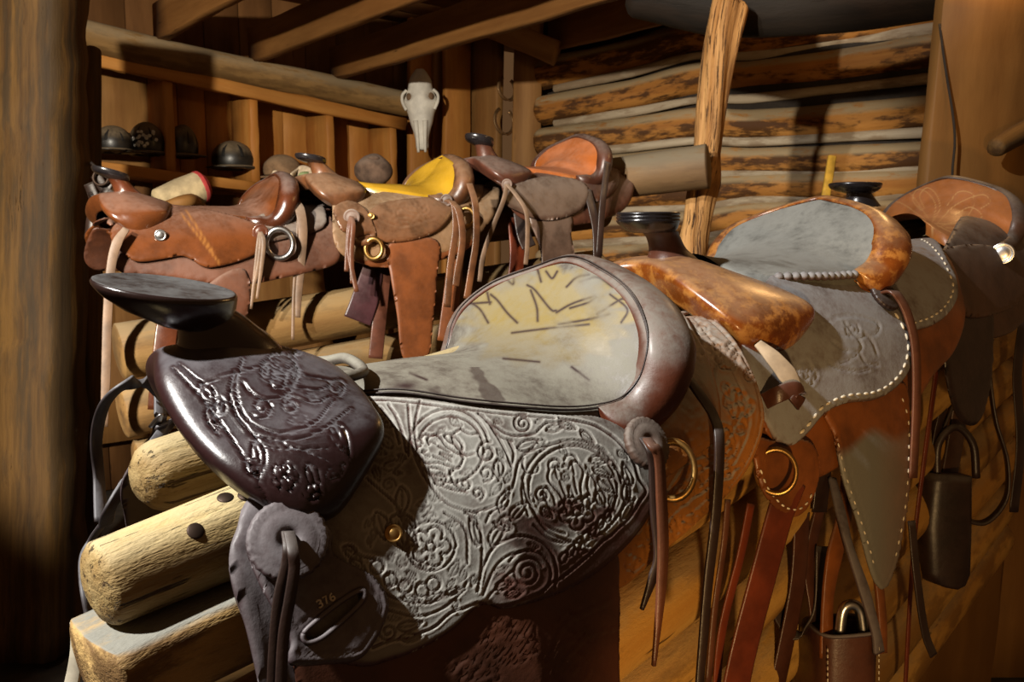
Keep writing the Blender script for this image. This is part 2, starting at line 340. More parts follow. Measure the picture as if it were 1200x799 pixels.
# ---------------------------------------------------------------- saddle surfaces (x rearward, y to the off side, z up)
ZC = -.35
_cs = np.array([(0, -.05), (.05, -.052), (.10, -.064), (.135, -.088), (.165, -.125), (.185, -.17), (.20, -.22), (.212, -.28), (.218, -.36), (.22, -.48), (.22, -.62), (.22, -.9)])
_cs = cr(_cs, 12)
_PHI = np.arctan2(_cs[:, 0], _cs[:, 1]-ZC); _RAD = np.hypot(_cs[:, 0], _cs[:, 1]-ZC)
class Barrel:
    """the rounded body the skirts lie on; polar about the line z = ZC"""
    def __init__(s, fr, wide=1.0, rear=.0, dz=0., front=.0):
        s.fr, s.wide, s.rear, s.dz, s.front = fr, wide, rear, dz, front
    def rad(s, x, phi):
        a = np.abs(phi); r = np.interp(a, _PHI, _RAD)
        k = 1+(s.wide-1)*np.clip(a/1.2, 0, 1)
        return r*k*(1-s.rear*np.clip((x-.35)/.3, 0, 1.5)*np.clip(a/1.0, 0, 1))*(1-s.front*np.clip((.14-x)/.18, 0, 1)*np.clip(a/1.0, 0, 1))+s.dz*np.exp(-(a/.5)**2)
    def pt(s, x, phi, off=0.):
        r = s.rad(x, phi)+off
        return np.stack([x, -r*np.sin(phi), ZC+r*np.cos(phi)], axis=-1)
    def hit(s, px, py, off=0.):
        fr = s.fr; c = fr.L(CAM); r = fr.M@ray(px, py)/fr.sc
        t = np.linspace(.25, 1.6, 2600)*np.linalg.norm(fr.o-CAM); q = c+t[:, None]*r
        phi = np.arctan2(-q[:, 1], q[:, 2]-ZC); G = np.hypot(q[:, 1], q[:, 2]-ZC)-s.rad(q[:, 0], phi)-off
        i = np.where(G < 0)[0]
        k = i[0] if len(i) else int(np.argmin(G))
        return q[k, 0], phi[k]
SS = .30  # arc scale for the 2-D domain
def sdf(pts, poly):
    """signed distance (inside positive) and nearest boundary point"""
    a = poly; b = np.roll(poly, -1, 0); best = np.full(len(pts), 1e9); near = np.zeros((len(pts), 2)); ins = np.zeros(len(pts), bool)
    for p, q in zip(a, b):
        e = q-p; l = e@e
        if l < 1e-14: continue
        t = np.clip(((pts-p)@e)/l, 0, 1); c = p+t[:, None]*e; d = ((pts-c)**2).sum(1)
        k = d < best; best[k] = d[k]; near[k] = c[k]
        k = ((p[1] > pts[:, 1]) != (q[1] > pts[:, 1]))
        if abs(e[1]) > 1e-12: k &= pts[:, 0] < (e[0]*(pts[:, 1]-p[1])/e[1]+p[0]); ins ^= k
    return np.where(ins, 1, -1)*np.sqrt(best), near
def panel2d(polys, res):
    """quad mesh of the region inside polys[0] and outside the rest; border snapped on to the outlines"""
    lo = polys[0].min(0)-res*1.5; hi = polys[0].max(0)+res*1.5
    nx, ny = int((hi[0]-lo[0])/res)+1, int((hi[1]-lo[1])/res)+1
    gx, gy = np.meshgrid(lo[0]+np.arange(nx)*res, lo[1]+np.arange(ny)*res, indexing='ij'); p = np.column_stack([gx.ravel(), gy.ravel()])
    d, near = sdf(p, polys[0])
    for h in polys[1:]:
        d2, n2 = sdf(p, h); k = -d2 < d; d = np.where(k, -d2, d); near[k] = n2[k]
    D = d.reshape(nx, ny); keep = D > 0
    cell = keep[:-1, :-1].astype(int)+keep[1:, :-1]+keep[:-1, 1:]+keep[1:, 1:]
    ci, cj = np.where(cell >= 2)
    idx = np.arange(nx*ny).reshape(nx, ny)
    F = np.column_stack([idx[ci, cj], idx[ci+1, cj], idx[ci+1, cj+1], idx[ci, cj+1]])
    used = np.unique(F); out = used[d[used] <= 0]; p[out] = near[out]
    edge = used[(d[used] > 0) & (d[used] < res*.45)]; p[edge] = near[edge]
    d = np.maximum(d, 0); d[edge] = 0
    rm = np.full(nx*ny, -1); rm[used] = np.arange(len(used))
    return p[used], rm[F], d[used]

def outline(B, pts, off, n=6):
    """pixel outline (or ('L',x,phi) entries) -> smooth polygon on the barrel domain"""
    o = []
    for q in pts:
        if q[0] == 'L': o.append((q[1], q[2]))
        else: o.append(B.hit(q[0], q[1], off))
    o = np.array(o); o[:, 1] *= SS
    return cr(o, n, True)
def panel(B, name, pts, off, thick, mat, parent, res=.005, tool=None, mirror=True, holes=(), bead=0., curl=0., extra=None, border=0., wav=0., poly=None):
    polys = [outline(B, pts, off) if poly is None else poly]+[outline(B, h, off) for h in holes]
    polys[0][:, 1] = np.maximum(polys[0][:, 1], 0.0)
    q, F, d = panel2d(polys, res)
    x, phi = q[:, 0], q[:, 1]/SS
    V0 = B.pt(x, phi, off); W0 = B.fr.W(V0); px, py = project(W0)
    h = np.zeros(len(q)); g = np.zeros(len(q))
    e = np.clip(1-d/(thick*.9), 0, 1); h -= thick*.55*(1-np.sqrt(np.maximum(0, 1-e*e)))     # rounded edge
    if border: b = np.exp(-((d-border)/.0012)**2); h -= .0012*b; g += b
    if bead: h += bead*np.exp(-((d-bead*1.5)/(bead*1.2))**2)
    if wav: h += wav*snoise(np.column_stack([x*9, phi*3, x*0]), 3)
    if curl: h += curl*np.exp(-(d/.03)**2)
    at = {}
    mm = np.zeros(len(q))
    if tool is not None:
        th, tg = tool(px, py, d); h += th; g += tg
    at['g'] = g; at['m'] = mm
    if extra: at.update(extra(px, py, d, x, phi))
    top = B.pt(x, phi, off+h); bot = B.pt(x, phi, off-thick+np.minimum(h, 0)*0); n = len(top)
    ed = {}
    for a, b, c, e4 in F:
        for u, v in ((a, b), (b, c), (c, e4), (e4, a)): ed[(u, v)] = 1
    side = [(u, v, v+n, u+n) for (u, v) in ed if (v, u) not in ed]
    L = np.vstack([top, bot]); FF = [tuple(f) for f in F]+[(f[3]+n, f[2]+n, f[1]+n, f[0]+n) for f in F]+[(q[3], q[2], q[1], q[0]) for q in side]
    at = {k: np.concatenate([v, v]) for k, v in at.items()}
    o = mesh(name, B.fr.W(L), [f[::-1] for f in FF], mat, parent, at)
    if mirror is True:
        ml = L*np.array([1, -1, 1]); mesh(name, B.fr.W(ml), FF, mat, parent, at)
    return o

# ---------------------------------------------------------------- tooling lines (pixel space of this saddle's near side)
class Tool:
    def __init__(s): s.L = []
    def line(s, pts, w=1.0, d=1.0, n=8): s.L.append((cr(pts, n), w, d)); return s
    def spiral(s, cx, cy, r0, r1, a0, turns, w=1.0, sy=1., d=1.):
        n = max(6, int(abs(turns)*26)); t = np.linspace(0, 1, n); a = math.radians(a0)+t*turns*2*math.pi; r = r0+(r1-r0)*t
        s.L.append((np.column_stack([cx+r*np.cos(a), cy+r*np.sin(a)*sy]), w, d)); return s
    def leaf(s, x, y, ang, ln, wd, curve=0., rib=True):
        a = math.radians(ang); u = np.array([math.cos(a), math.sin(a)]); v = np.array([-u[1], u[0]]); o = np.array([x, y])
        t = np.linspace(0, 1, 10)
        for sg in (1, -1):
            s.L.append((np.array([o+u*ln*k+v*(sg*wd*math.sin(math.pi*k**.8)+curve*k*k*ln) for k in t]), 1.0, 1.))
        if rib: s.L.append((np.array([o+u*ln*k+v*(curve*k*k*ln) for k in t[1:-2]]), .8, .6))
        return s
    def flower(s, cx, cy, r, ang=0, n=5):
        for k in range(n):
            a = math.radians(ang)+k*2*math.pi/n; c = np.array([cx+r*.62*math.cos(a), cy+r*.62*math.sin(a)])
            th = a+np.linspace(-2.0, 2.0, 14); s.L.append((np.column_stack([c[0]+r*.38*np.cos(th), c[1]+r*.38*np.sin(th)]), 1., 1.1))
            s.L.append((np.array([(cx+r*.3*math.cos(a), cy+r*.3*math.sin(a)), (cx+r*.6*math.cos(a), cy+r*.6*math.sin(a))]), 1., .8))
        s.spiral(cx, cy, r*.22, r*.22, 0, 1); return s
    def tulip(s, x, y, ang, L, w):
        """lobed carving flower opening along ang"""
        a = math.radians(ang); u = np.array([math.cos(a), math.sin(a)]); v = np.array([-u[1], u[0]]); o = np.array([x, y])
        f = lambda i, j: o+u*i*L+v*j*w
        for sg in (1, -1):
            s.line([f(-.5, 0), f(-.45, .22*sg), f(0, .30*sg), f(.3, .5*sg), f(.5, .42*sg), f(.55, .25*sg), f(.45, .12*sg)], 1.1, 1.2)
            s.line([f(.5, .42*sg), f(.66, .36*sg), f(.7, .18*sg), f(.62, .05*sg)], 1., 1.1)
            s.line([f(.1, .02*sg), f(-.25, .08*sg)], 1., .8); s.line([f(.25, .2*sg), f(-.1, .17*sg)], 1., .8)
            s.line([f(.55, .25*sg), f(.3, .24*sg)], 1., .8)
            # side leaf curling back
            s.line([f(-.4, .25*sg), f(-.3, .6*sg), f(.05, .75*sg), f(.2, .62*sg), f(.0, .5*sg), f(-.2, .5*sg)], 1.1, 1.1)
        return s
    def fill(s, poly, tries=900, seed=1, rmin=3.2, rmax=9.):
        """crowd the ground between the main lines with small carved leaves and curls"""
        r = np.random.RandomState(seed); poly = np.asarray(poly, float)
        pts = np.vstack([l[0] if len(l[0]) > 20 else cr(l[0], 3) for l in s.L]); c0 = poly.mean(0)
        for k in range(tries):
            p = poly.min(0)+r.rand(2)*(poly.max(0)-poly.min(0)); d, _ = sdf(p[None], poly)
            if d[0] < 5: continue
            dd = np.hypot(*(pts-p).T); i = int(np.argmin(dd)); f = min(dd[i], d[0]-2, rmax)
            if f < rmin: continue
            t = pts[i]-p; a = math.degrees(math.atan2(t[1], t[0]))+90+r.uniform(-35, 35); n0 = len(s.L)
            u = np.array([math.cos(math.radians(a)), math.sin(math.radians(a))])
            if f > 6.5 and r.rand() < .4: s.spiral(p[0], p[1], 1.2, f*.8, a, 1.5)
            else: s.leaf(p[0]-u[0]*f*1.15, p[1]-u[1]*f*1.15, a, f*2.3, f*.52, r.uniform(-.2, .2), f > 4.5)
            s.L[n0:] = [(l, .75*w_, .55*d_) for l, w_, d_ in s.L[n0:]]
            pts = np.vstack([pts]+[l[0] for l in s.L[n0:]])
        return s
    def __call__(s, sc=1., depth=.0011, w=1.0, matte=.0):
        def fn(px, py, d):
            p = np.column_stack([px, py]); h = np.zeros(len(p)); g = np.zeros(len(p)); dd = np.full(len(p), 1e9)
            for ln, lw, ld in s.L:
                lo = ln.min(0)-6*w; hi = ln.max(0)+6*w; k = np.where((p[:, 0] > lo[0]) & (p[:, 0] < hi[0]) & (p[:, 1] > lo[1]) & (p[:, 1] < hi[1]))[0]
                if not len(k): continue
                q = p[k]; best = np.full(len(k), 1e9)
                for a, b in zip(ln[:-1], ln[1:]):
                    e = b-a; t = np.clip(((q-a)@e)/max(e@e, 1e-9), 0, 1); best = np.minimum(best, ((q-a-t[:, None]*e)**2).sum(1))
                bd = np.sqrt(best); gg = ld*np.exp(-(bd/(w*lw))**2); rim = ld*np.exp(-((bd-2.6*w)/(1.5*w))**2)
                h[k] = np.where(gg > .12, np.minimum(h[k], -depth*gg), h[k]+.0)
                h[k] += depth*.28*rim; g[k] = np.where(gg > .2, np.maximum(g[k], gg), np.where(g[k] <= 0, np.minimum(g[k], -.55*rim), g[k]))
            h = np.clip(h, -depth*1.4, depth*.8)
            return h*np.clip(d/.006, 0, 1), np.clip(g, -1, 1)
        return fn

def depth_at(B, x, y, off=.02):
    h = B.hit(x, y, off); w = B.fr.W(B.pt(np.array(h[0]), np.array(h[1]), off)); return (w-CAM)@FW
# ---------------------------------------------------------------- saddle solids
FORK = np.array([  # rows centre -> near side, columns front -> rear
    [(-.050, 0, -.045), (-.055, 0, -.006), (-.03, 0, -.001), (.0, 0, 0), (.05, 0, -.016), (.092, 0, -.036), (.105, 0, -.06)],
    [(-.060, -.045, -.05), (-.073, -.050, -.014), (-.05, -.055, -.007), (-.018, -.058, -.005), (.03, -.06, -.019), (.076, -.057, -.039), (.088, -.045, -.066)],
    [(-.060, -.080, -.066), (-.077, -.098, -.038), (-.055, -.107, -.034), (-.024, -.115, -.032), (.02, -.119, -.038), (.060, -.111, -.050), (.066, -.090, -.076)],
    [(-.048, -.112, -.088), (-.068, -.136, -.064), (-.048, -.147, -.064), (-.024, -.153, -.064), (.015, -.154, -.062), (.047, -.143, -.064), (.050, -.118, -.088)],
    [(-.026, -.122, -.105), (-.042, -.142, -.094), (-.028, -.149, -.1), (-.014, -.151, -.104), (.008, -.146, -.106), (.030, -.132, -.100), (.036, -.112, -.106)],
    [(-.016, -.108, -.118), (-.022, -.116, -.116), (-.014, -.118, -.12), (-.006, -.118, -.124), (.006, -.116, -.124), (.02, -.11, -.118), (.026, -.1, -.116)]])
E_ = np.array([(.085, -.045, -.050), (.121, -.07, -.057), (.162, -.10, -.067), (.2, -.125, -.076), (.244, -.145, -.084), (.285, -.157, -.088), (.33, -.153, -.083), (.373, -.136, -.062), (.406, -.11, -.034), (.427, -.075, -.003), (.439, -.035, .024), (.444, 0, .034)])
C_ = np.array([(.085, 0, -.033), (.125, 0, -.042), (.165, 0, -.045), (.2, 0, -.047), (.24, 0, -.048), (.275, 0, -.046), (.31, 0, -.036), (.345, 0, -.016), (.375, 0, .003), (.405, 0, .019), (.428, 0, .029), (.444, 0, .034)])
def refit(old, new, A, ky):
    """the same near-side outline seen from the photograph's place, with another half-width ky(point)"""
    A = np.asarray(A, float); o = []
    for q in A.reshape(-1, 3):
        x, y = project(old.W(q)); o.append(new.onY(float(x), float(y), q[1]*(ky(q) if callable(ky) else ky)))
    return np.array(o).reshape(A.shape)
def rim_from(fr, pairs):
    """near rim point and its mirror image on the far outline, both as seen in the photograph -> rim in the saddle's own space"""
    o = []
    for (x, y), q in pairs:
        if not isinstance(q, tuple): o.append(fr.onY(x, y, q)); continue
        Ys = np.linspace(-.005, -.24, 300); L = np.array([fr.onY(x, y, Y) for Y in Ys]); px, py = project(fr.W(L*np.array([1, -1, 1])))
        o.append(L[np.argmin((px-q[0])**2+(py-q[1])**2)])
    return np.array(o)
def fork_surface(G, nu=10, nv=7):
    G = np.asarray(G); mir = G[:0:-1].copy(); mir[:, :, 1] *= -1
    full = np.vstack([G[::-1], mir[::-1]]) if False else np.concatenate([G[::-1], (G[1:]*np.array([1, -1, 1]))], axis=0)
    return crgrid(full, nu, nv)
def vnormals(S):
    du = np.gradient(S, axis=0); dv = np.gradient(S, axis=1); n = np.cross(du, dv); return n/np.maximum(np.linalg.norm(n, axis=2, keepdims=True), 1e-9)
def fork(fr, parent, mat, G, tool=None, nu=10, nv=7, name='fork'):
    S = fork_surface(G, nu, nv); n = vnormals(S)
    if (n[len(n)//2, n.shape[1]//2, 2]) < 0: n = -n; flip = True
    else: flip = False
    W = fr.W(S.reshape(-1, 3)); at = {'g': np.zeros(len(W)), 'm': np.zeros(len(W))}
    if tool is not None:
        px, py = project(W); near = S.reshape(-1, 3)[:, 1] < .01
        h, g = tool(px, py, np.full(len(W), .1)); h = h*near; W = fr.W(S.reshape(-1, 3)+n.reshape(-1, 3)*h[:, None]); at['g'] = g*near
    F = gridfaces(S.shape[0], S.shape[1])
    if flip: F = [f[::-1] for f in F]
    return mesh(name, W, F, mat, parent, at, thick=.004)
def seat(fr, parent, mat, E=E_, C=C_, extra=None, nr=9, nc=22, name='seat', swell=0.):
    e = cr(E, nr); c = cr(C, nr); v = np.linspace(0, 1, nc)[None, :, None]
    S = np.empty((len(e), 2*nc-1, 3)); k = (1-v)
    A = c[:, None]+(e-c)[:, None]*np.concatenate([k**1.7, k, k**2.0], axis=2)
    A[:, :, 2] += swell*np.sin(np.pi*v[..., 0])
    S[:, :nc] = A; S[:, nc:] = A[:, -2::-1]*np.array([1, -1, 1])
    # tuck the edge down so that the seat has a body
    ed = S[:, :1].copy(); ed[..., 2] -= .022; ed2 = S[:, -1:].copy(); ed2[..., 2] -= .022
    S = np.concatenate([ed, S, ed2], axis=1)
    W = fr.W(S.reshape(-1, 3)); px, py = project(W); at = {'g': np.zeros(len(W)), 'm': np.zeros(len(W))}
    if extra: at.update(extra(px, py, S.reshape(-1, 3)))
    return mesh(name, W, [f[::-1] for f in gridfaces(S.shape[0], S.shape[1])], mat, parent, at)
def roll(fr, parent, mat, E=E_, i0=4, w=.05, h=.012, drop=.075, name='cantle_roll', lean=.55):
    """rolled cantle rim from the near corner over the top to the far corner, with the cantle's back"""
    near = E[i0:]; far = near[-2::-1]*np.array([1, -1, 1]); p = cr(np.vstack([near, far]), 10); n = len(p)
    t = tangents(p); cen = np.array([.20, 0, -.05]); rings = []
    for i in range(n):
        s = math.sin(math.pi*i/(n-1))**.6; q_ = min(1., (min(i, n-1-i)/9.))
        out = p[i]-cen; out[2] = 0; out /= np.linalg.norm(out)
        out = out+np.array([.35*s, 0, -lean]); out -= (out@t[i])*t[i]; out /= np.linalg.norm(out)
        up = np.cross(out, t[i]); up *= np.sign(up[2]) if abs(up[2]) > .05 else 1
        ww = w*(.5+.5*s)*(.12+.88*math.sqrt(max(0, 1-(1-q_)**2))); h_ = h*(.25+.75*q_)
        sec = [(-.006, -.005), (0, .0015), (.08*ww, h_*.55), (.3*ww, h_*.85), (.55*ww, h_*.9), (.78*ww, h_*.55), (.94*ww, -h_*.3), (ww, -h_*1.3), (ww*.95, -h_*2.2), (ww*.75, -h_*2.8), (ww*.45, -h_*3)]
        r = [p[i]+out*a+up*b for a, b in sec]
        r.append(p[i]+out*ww*.35+np.array([0, 0, -.05*s-.012])); r.append(p[i]+out*ww*.25+np.array([.005, 0, -drop*s-.016]))
        rings.append(r)
    R = np.array(rings); W = fr.W(R.reshape(-1, 3)); z = np.zeros(len(W))
    F = gridfaces(n, R.shape[1])
    o = mesh(name, W, F, mat, parent, {'g': z, 'm': z}, thick=.003)
    return o
def horn(fr, parent, mat, neck, cap, capmat=None, tilt=.2, lean=0., layers=False):
    """neck: list (x, z, rx, ry); cap: (x, z, rx, ry, thick, bowl)"""
    th = np.linspace(0, 2*math.pi, 32, endpoint=False)
    def ell(cx, cz, rx, ry, tl): return np.column_stack([cx+rx*np.cos(th), ry*np.sin(th), cz-tl*rx*np.cos(th)+lean*(tl/tilt)*ry*np.sin(th)])
    nk = cr(np.array(neck), 6); rings = [ell(a, b, c, d, tilt*(i/len(nk))) for i, (a, b, c, d) in enumerate(nk)]
    V, F = loft(rings); z = np.zeros(len(V)); h = mesh('horn', fr.W(V), F, mat, parent, {'g': z, 'm': z})
    cx, cz, rx, ry, tk, bowl = cap; rings = []
    bx = bowl[1] if isinstance(bowl, tuple) else .55; bh = bowl[0] if isinstance(bowl, tuple) else bowl
    for k, zz in ((.0, 0), (bx*.85, 0), (bx, .08), ((bx+1)/2, .42), (.93, .8), (.975, .97)): rings.append(ell(cx+rx*(1-max(k, bx))*.6, cz-bh*(1-zz)-tk, rx*k, ry*k, tilt))
    if layers:
        for q in range(3):
            z0 = cz-tk+tk*q/3
            for k, dz in ((.97, .02), (1, .12), (1, .24), (.97, .32)): rings.append(ell(cx, z0+tk*dz, rx*k, ry*k, tilt))
    else:
        for k, zz in ((1, -.7), (1.01, -.35), (.99, -.08)): rings.append(ell(cx, cz+tk*zz, rx*k, ry*k, tilt))
    for k, zz in ((.96, 0), (.9, -.0012), (.6, -.001), (.02, 0)): rings.append(ell(cx, cz+zz, rx*k, ry*k, tilt))
    V, F = loft(rings); z = np.zeros(len(V)); mesh('horn_cap', fr.W(V), F, capmat or mat, h, {'g': z, 'm': z})
    return h
def cutgrid(G, fx=1., fy=1., fz=1., dz=0., swell=0.):
    g = np.array(G, float); g[..., 0] *= fx; g[..., 1] *= fy; g[..., 2] = g[..., 2]*fz+dz
    if swell:
        w = np.array([0, .25, .8, 1, .7, .2])[:, None]; g[..., 1] -= swell*w
    return g
def xf(A, fx=1., fy=1., fz=1., dz=0.): return np.array(A)*np.array([fx, fy, fz])+np.array([0, 0, dz])

def rosette(B, px, py, r, off, mat, parent, scal=18, name='rosette', hole=True):
    x, phi = B.hit(px, py, off); e = 1e-3
    c = B.fr.W(B.pt(np.array(x), np.array(phi), off)); a = B.fr.W(B.pt(np.array(x+e), np.array(phi), off))-c
    b = B.fr.W(B.pt(np.array(x), np.array(phi+e), off))-c; n = np.cross(b, a); n /= np.linalg.norm(n)
    if n@(CAM-c) < 0: n = -n
    u = a/np.linalg.norm(a); v = np.cross(n, u); m = 72; th = np.linspace(0, 2*math.pi, m, endpoint=False); sc = 1+.06*np.abs(np.sin(th*scal/2)); rings = []
    for k, h, s in ((1., -.002, 1), (1.02, .003, 1), (.93, .0055, 1), (.80, .0045, .3), (.7, .006, 0), (.4, .0065, 0), (.2, .005, 0), (.17, -.002, 0)):
        q = 1+(sc-1)*s; rings.append(c+n*h+(r*k*q)[:, None]*(np.cos(th)[:, None]*u+np.sin(th)[:, None]*v) if s else c+n*h+r*k*(np.cos(th)[:, None]*u+np.sin(th)[:, None]*v))
    V, F = loft(rings); z = np.zeros(len(V)); return mesh(name, V, F, mat, parent, {'g': z, 'm': z}), c, n
def hang(name, pts, w, t, mat, parent, wdir=None, n=10, round_=False, taper=None, label=None, d=None):
    """strap through (px, py, depth) points"""
    p = cr(np.array([P(*q) for q in pts]), n)
    ww = np.full(len(p), w) if taper is None else np.interp(np.linspace(0, 1, len(p)), np.linspace(0, 1, len(taper)), np.array(taper)*w)
    V, F = ribbon(p, ww, t, RT+FW*.5 if wdir is None else wdir)
    z = np.zeros(len(V)); return mesh(name, V, F, mat, parent, {'g': z, 'm': z, 'lc': V})
def stitches(B, name, pts, off, mat, parent, gap=.016, ln=.008, r=.0017, closed=False):
    """lacing along a pixel line lying on the barrel"""
    o = np.array([B.hit(q[0], q[1], off) for q in pts]); p = cr(o, 12, closed); L3 = B.fr.W(B.pt(p[:, 0], p[:, 1], off))
    s = np.concatenate([[0], np.cumsum(np.linalg.norm(np.diff(L3, axis=0), axis=1))]); mb = MB(); k = gap/2
    while k < s[-1]-ln:
        a = [np.array([np.interp(k+j*ln/4, s, L3[:, i]) for i in range(3)]) for j in range(5)]
        V, F = tube(np.array(a), [r*.4, r, r*1.1, r, r*.4], 6); mb.add(V, F); k += gap
    return mb.build(name, mat, parent)
def dee(B, px, py, off, R, r, mat, parent, squash=1., name='dee_ring', tilt=(0, 0, 0)):
    x, phi = B.hit(px, py, off); c = B.fr.W(B.pt(np.array(x), np.array(phi), off+r)); n = (CAM-c)/np.linalg.norm(CAM-c)+np.array(tilt)
    V, F = torus(c, n, R, r, squash=squash); return mesh(name, V, F, mat, parent, {'lc': V})
def concho(B, px, py, off, r, mat, parent, name='concho'):
    x, phi = B.hit(px, py, off); c = B.fr.W(B.pt(np.array(x), np.array(phi), off)); n = (CAM-c)/np.linalg.norm(CAM-c)
    V, F = lathe(c, n, [(r, -.004), (r, .0012), (r*.88, .0026), (r*.74, .0014), (r*.6, .0014), (r*.45, .0024), (r*.2, .0028), (.0001, .0028)]); return mesh(name, V, F, mat, parent, {'lc': V})
def saddle_root(fr, label, group=None):
    c = fr.W([.2, 0, -.25]); return empty('saddle', c, label, 'saddle', group or None)

# ---------------------------------------------------------------- the room: floor, ceiling, walls, posts
e1 = np.array([.768, .640, 0]); e2 = np.array([-.640, .768, 0]); ZU = np.array([0, 0, 1.])
def struct(o): o['kind'] = 'structure'; return o
def Zc(px): return 7.378/(1.2-(px-600)/1000)
def PC(px, py): return P(px, py, Zc(px))
V, F = [(-6, -3, 0), (6, -3, 0), (6, 10, 0), (-6, 10, 0)], [(0, 1, 2, 3)]
n = 40; gx, gy = np.meshgrid(np.linspace(-4, 4, n), np.linspace(-1, 7.5, n), indexing='ij'); g = np.column_stack([gx.ravel(), gy.ravel(), 0*gx.ravel()]); g[:, 2] = .02*snoise(g*2, 1)-.02
struct(mesh('floor', g, gridfaces(n, n), M['dirt'], origin=(0, 0, 0)))
# left wall behind the shelves: dark boards
def boardwall(name, a, b, z0, z1, nb, th, mat, depthdir, seed):
    mb = MB(); a = np.array(a); b = np.array(b); L = np.linalg.norm(b-a); u = (b-a)/L
    for i in range(nb):
        c = a+(b-a)*(i+.5)/nb; mb.add(*boxbetween(c+ZU*z0, c+ZU*z1, u, L/nb*.985, th, 3, .002, seed+i))
    return struct(mb.build(name, mat))
ca = PC(93, 188); cb = PC(470, 230)
wl0 = ca+e2*.36-e1*.5; wl1 = cb+e2*.36+e1*.6; wl0[2] = wl1[2] = 0
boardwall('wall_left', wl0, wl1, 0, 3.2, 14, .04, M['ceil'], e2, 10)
# log wall on the right
def wall_z(px): return 5.6+(px-640)/450*(-1.3)
def PW(px, py): return P(px, py, wall_z(px))
mb = MB()
L0 = [(85, 44, 50, 12, .098), (128, 93, 88, 58, .092), (165, 146, 147, 130, .094), (200, 188, 190, 183, .085), (236, 226, 220, 214, .09), (270, 262, 252, 246, .085), (305, 297, 288, 280, .09), (342, 334, 326, 318, .09), (380, 374, 366, 360, .09), (420, 414, 408, 402, .095), (464, 458, 452, 446, .1), (510, 506, 500, 494, .1), (555, 552, 546, 540, .1)]
for i, (a, b, c, d, r) in enumerate(L0):
    mb.add(*loglike([PW(636, a+2), PW(740, (a+b)/2), PW(815, b), PW(880, c), PW(990, (c+d)/2+3), PW(1100, d), PW(1240, d-14)], [r, r*.95, r, r*.9, r, r*.92, r], seed=40+i, m=20, nseg=60, rough=.09))
    # split face strips laid in the seams
struct(mb.build('wall_right', M['log_wall']))
mb = MB()
for i, (a, b, c, d, r) in enumerate(L0[:7]):
    a2, b2, c2, d2 = (L0[i+1][k] for k in range(4))
    pts = [PW(650, (a+a2)/2), PW(740, (a+b+a2+b2)/4), PW(815, (b+b2)/2), PW(880, (c+c2)/2), PW(990, (c+d+c2+d2)/4), PW(1100, (d+d2)/2)]
    o = -FW*.045
    mb.add(*loglike([p+o for p in pts], [.024, .03, .022, .03, .026, .03], seed=90+i, m=10, nseg=40, rough=.2))
struct(mb.build('trim_1', M['chalk']))
q = [PW(620, -60)+FW*.14, PW(1260, -120)+FW*.14]; q = [q[0], q[1], np.array([q[1][0], q[1][1], 0]), np.array([q[0][0], q[0][1], 0])]
struct(mesh('wall_right', q, [(0, 1, 2, 3)], M['chink'], smooth=False, thick=.05))
# ceiling: joists and boards
jo = []
for i, (x, y) in enumerate([(186, 47), (297, 72), (392, 92), (646, 58)]):
    a = P(x, y, Zc(x)) if x < 500 else P(x, y, 5.4); b = a-e2*2.9
    c = np.array([0, 0, .085]); jo.append((a, b))
    mb = MB(); mb.add(*boxbetween(a+c, b+c, e1, .055, .19, 12, .003, 20+i)); o = struct(mb.build('ceiling_joist', M['joist'])); 
mb = MB(); zt = max(a[2] for a, b in jo)+.19
for i in range(14):
    c = jo[0][0]*0+np.array([cb[0], cb[1], zt+.1])+e2*.5-e2*(i*.26); mb.add(*boxbetween(c-e1*4.2, c+e1*2.4, e2, .245, .03, 8, .004, 60+i))
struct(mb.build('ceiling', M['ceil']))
a, b = P(556, 24, 5.45), P(652, 62, 5.3); mb = MB(); mb.add(*boxbetween(a, b, ZU, .14, .12, 6, .003, 5)); struct(mb.build('ceiling_joist', M['board_dk']))
# plate log along the top of the shelves
mb = MB(); mb.add(*loglike([PC(60, 34), PC(180, 62), PC(300, 86), PC(400, 106), PC(476, 122)], [.085, .085, .08, .08, .08], seed=3, m=22, nseg=50, rough=.04)); struct(mb.build('trim_2', M['log_brown']))
# corner column of sawn planks
def pboard(name, x0, x1, yt, yb, z, th, mat, lean=0., seed=1, wd=None, zz=None):
    a = P((x0+x1)/2, yt, z); b = P((x0+x1)/2+lean, yb, z); a = a.copy(); b = b.copy(); b[1] = a[1]; w = (x1-x0)/1000*z
    mb = MB(); mb.add(*boxbetween(a, b, RT if wd is None else wd, w, th, 14, .0025, seed)); return struct(mb.build(name, mat))
e1w = e1
zP = 5.75
def colboard(name, x0, x1, z, mat, seed, wd, th=.05):
    m = (x0+x1)/2; t = P(m+3, -10, z); b = np.array([t[0]-.05, t[1], 0.]); k = abs(wd[0])+abs(wd[1])*(-(m-600)/1000)*np.sign(wd[0]); w = (x1-x0)/1000*z/k
    mb = MB(); mb.add(*boxbetween(t, b, wd, w, th, 14, .002, seed)); return struct(mb.build(name, mat))
colboard('post', 476, 505, 5.72, M['board'], 1, e1); colboard('post', 505, 519, 5.76, M['board_dk'], 2, e1); colboard('post', 518, 548, 5.70, M['board'], 3, e1)
colboard('post', 548, 586, 5.72, M['board_dk'], 4, -e2, .06); colboard('post', 600, 634, 5.5, M['board_dk'], 5, RT)
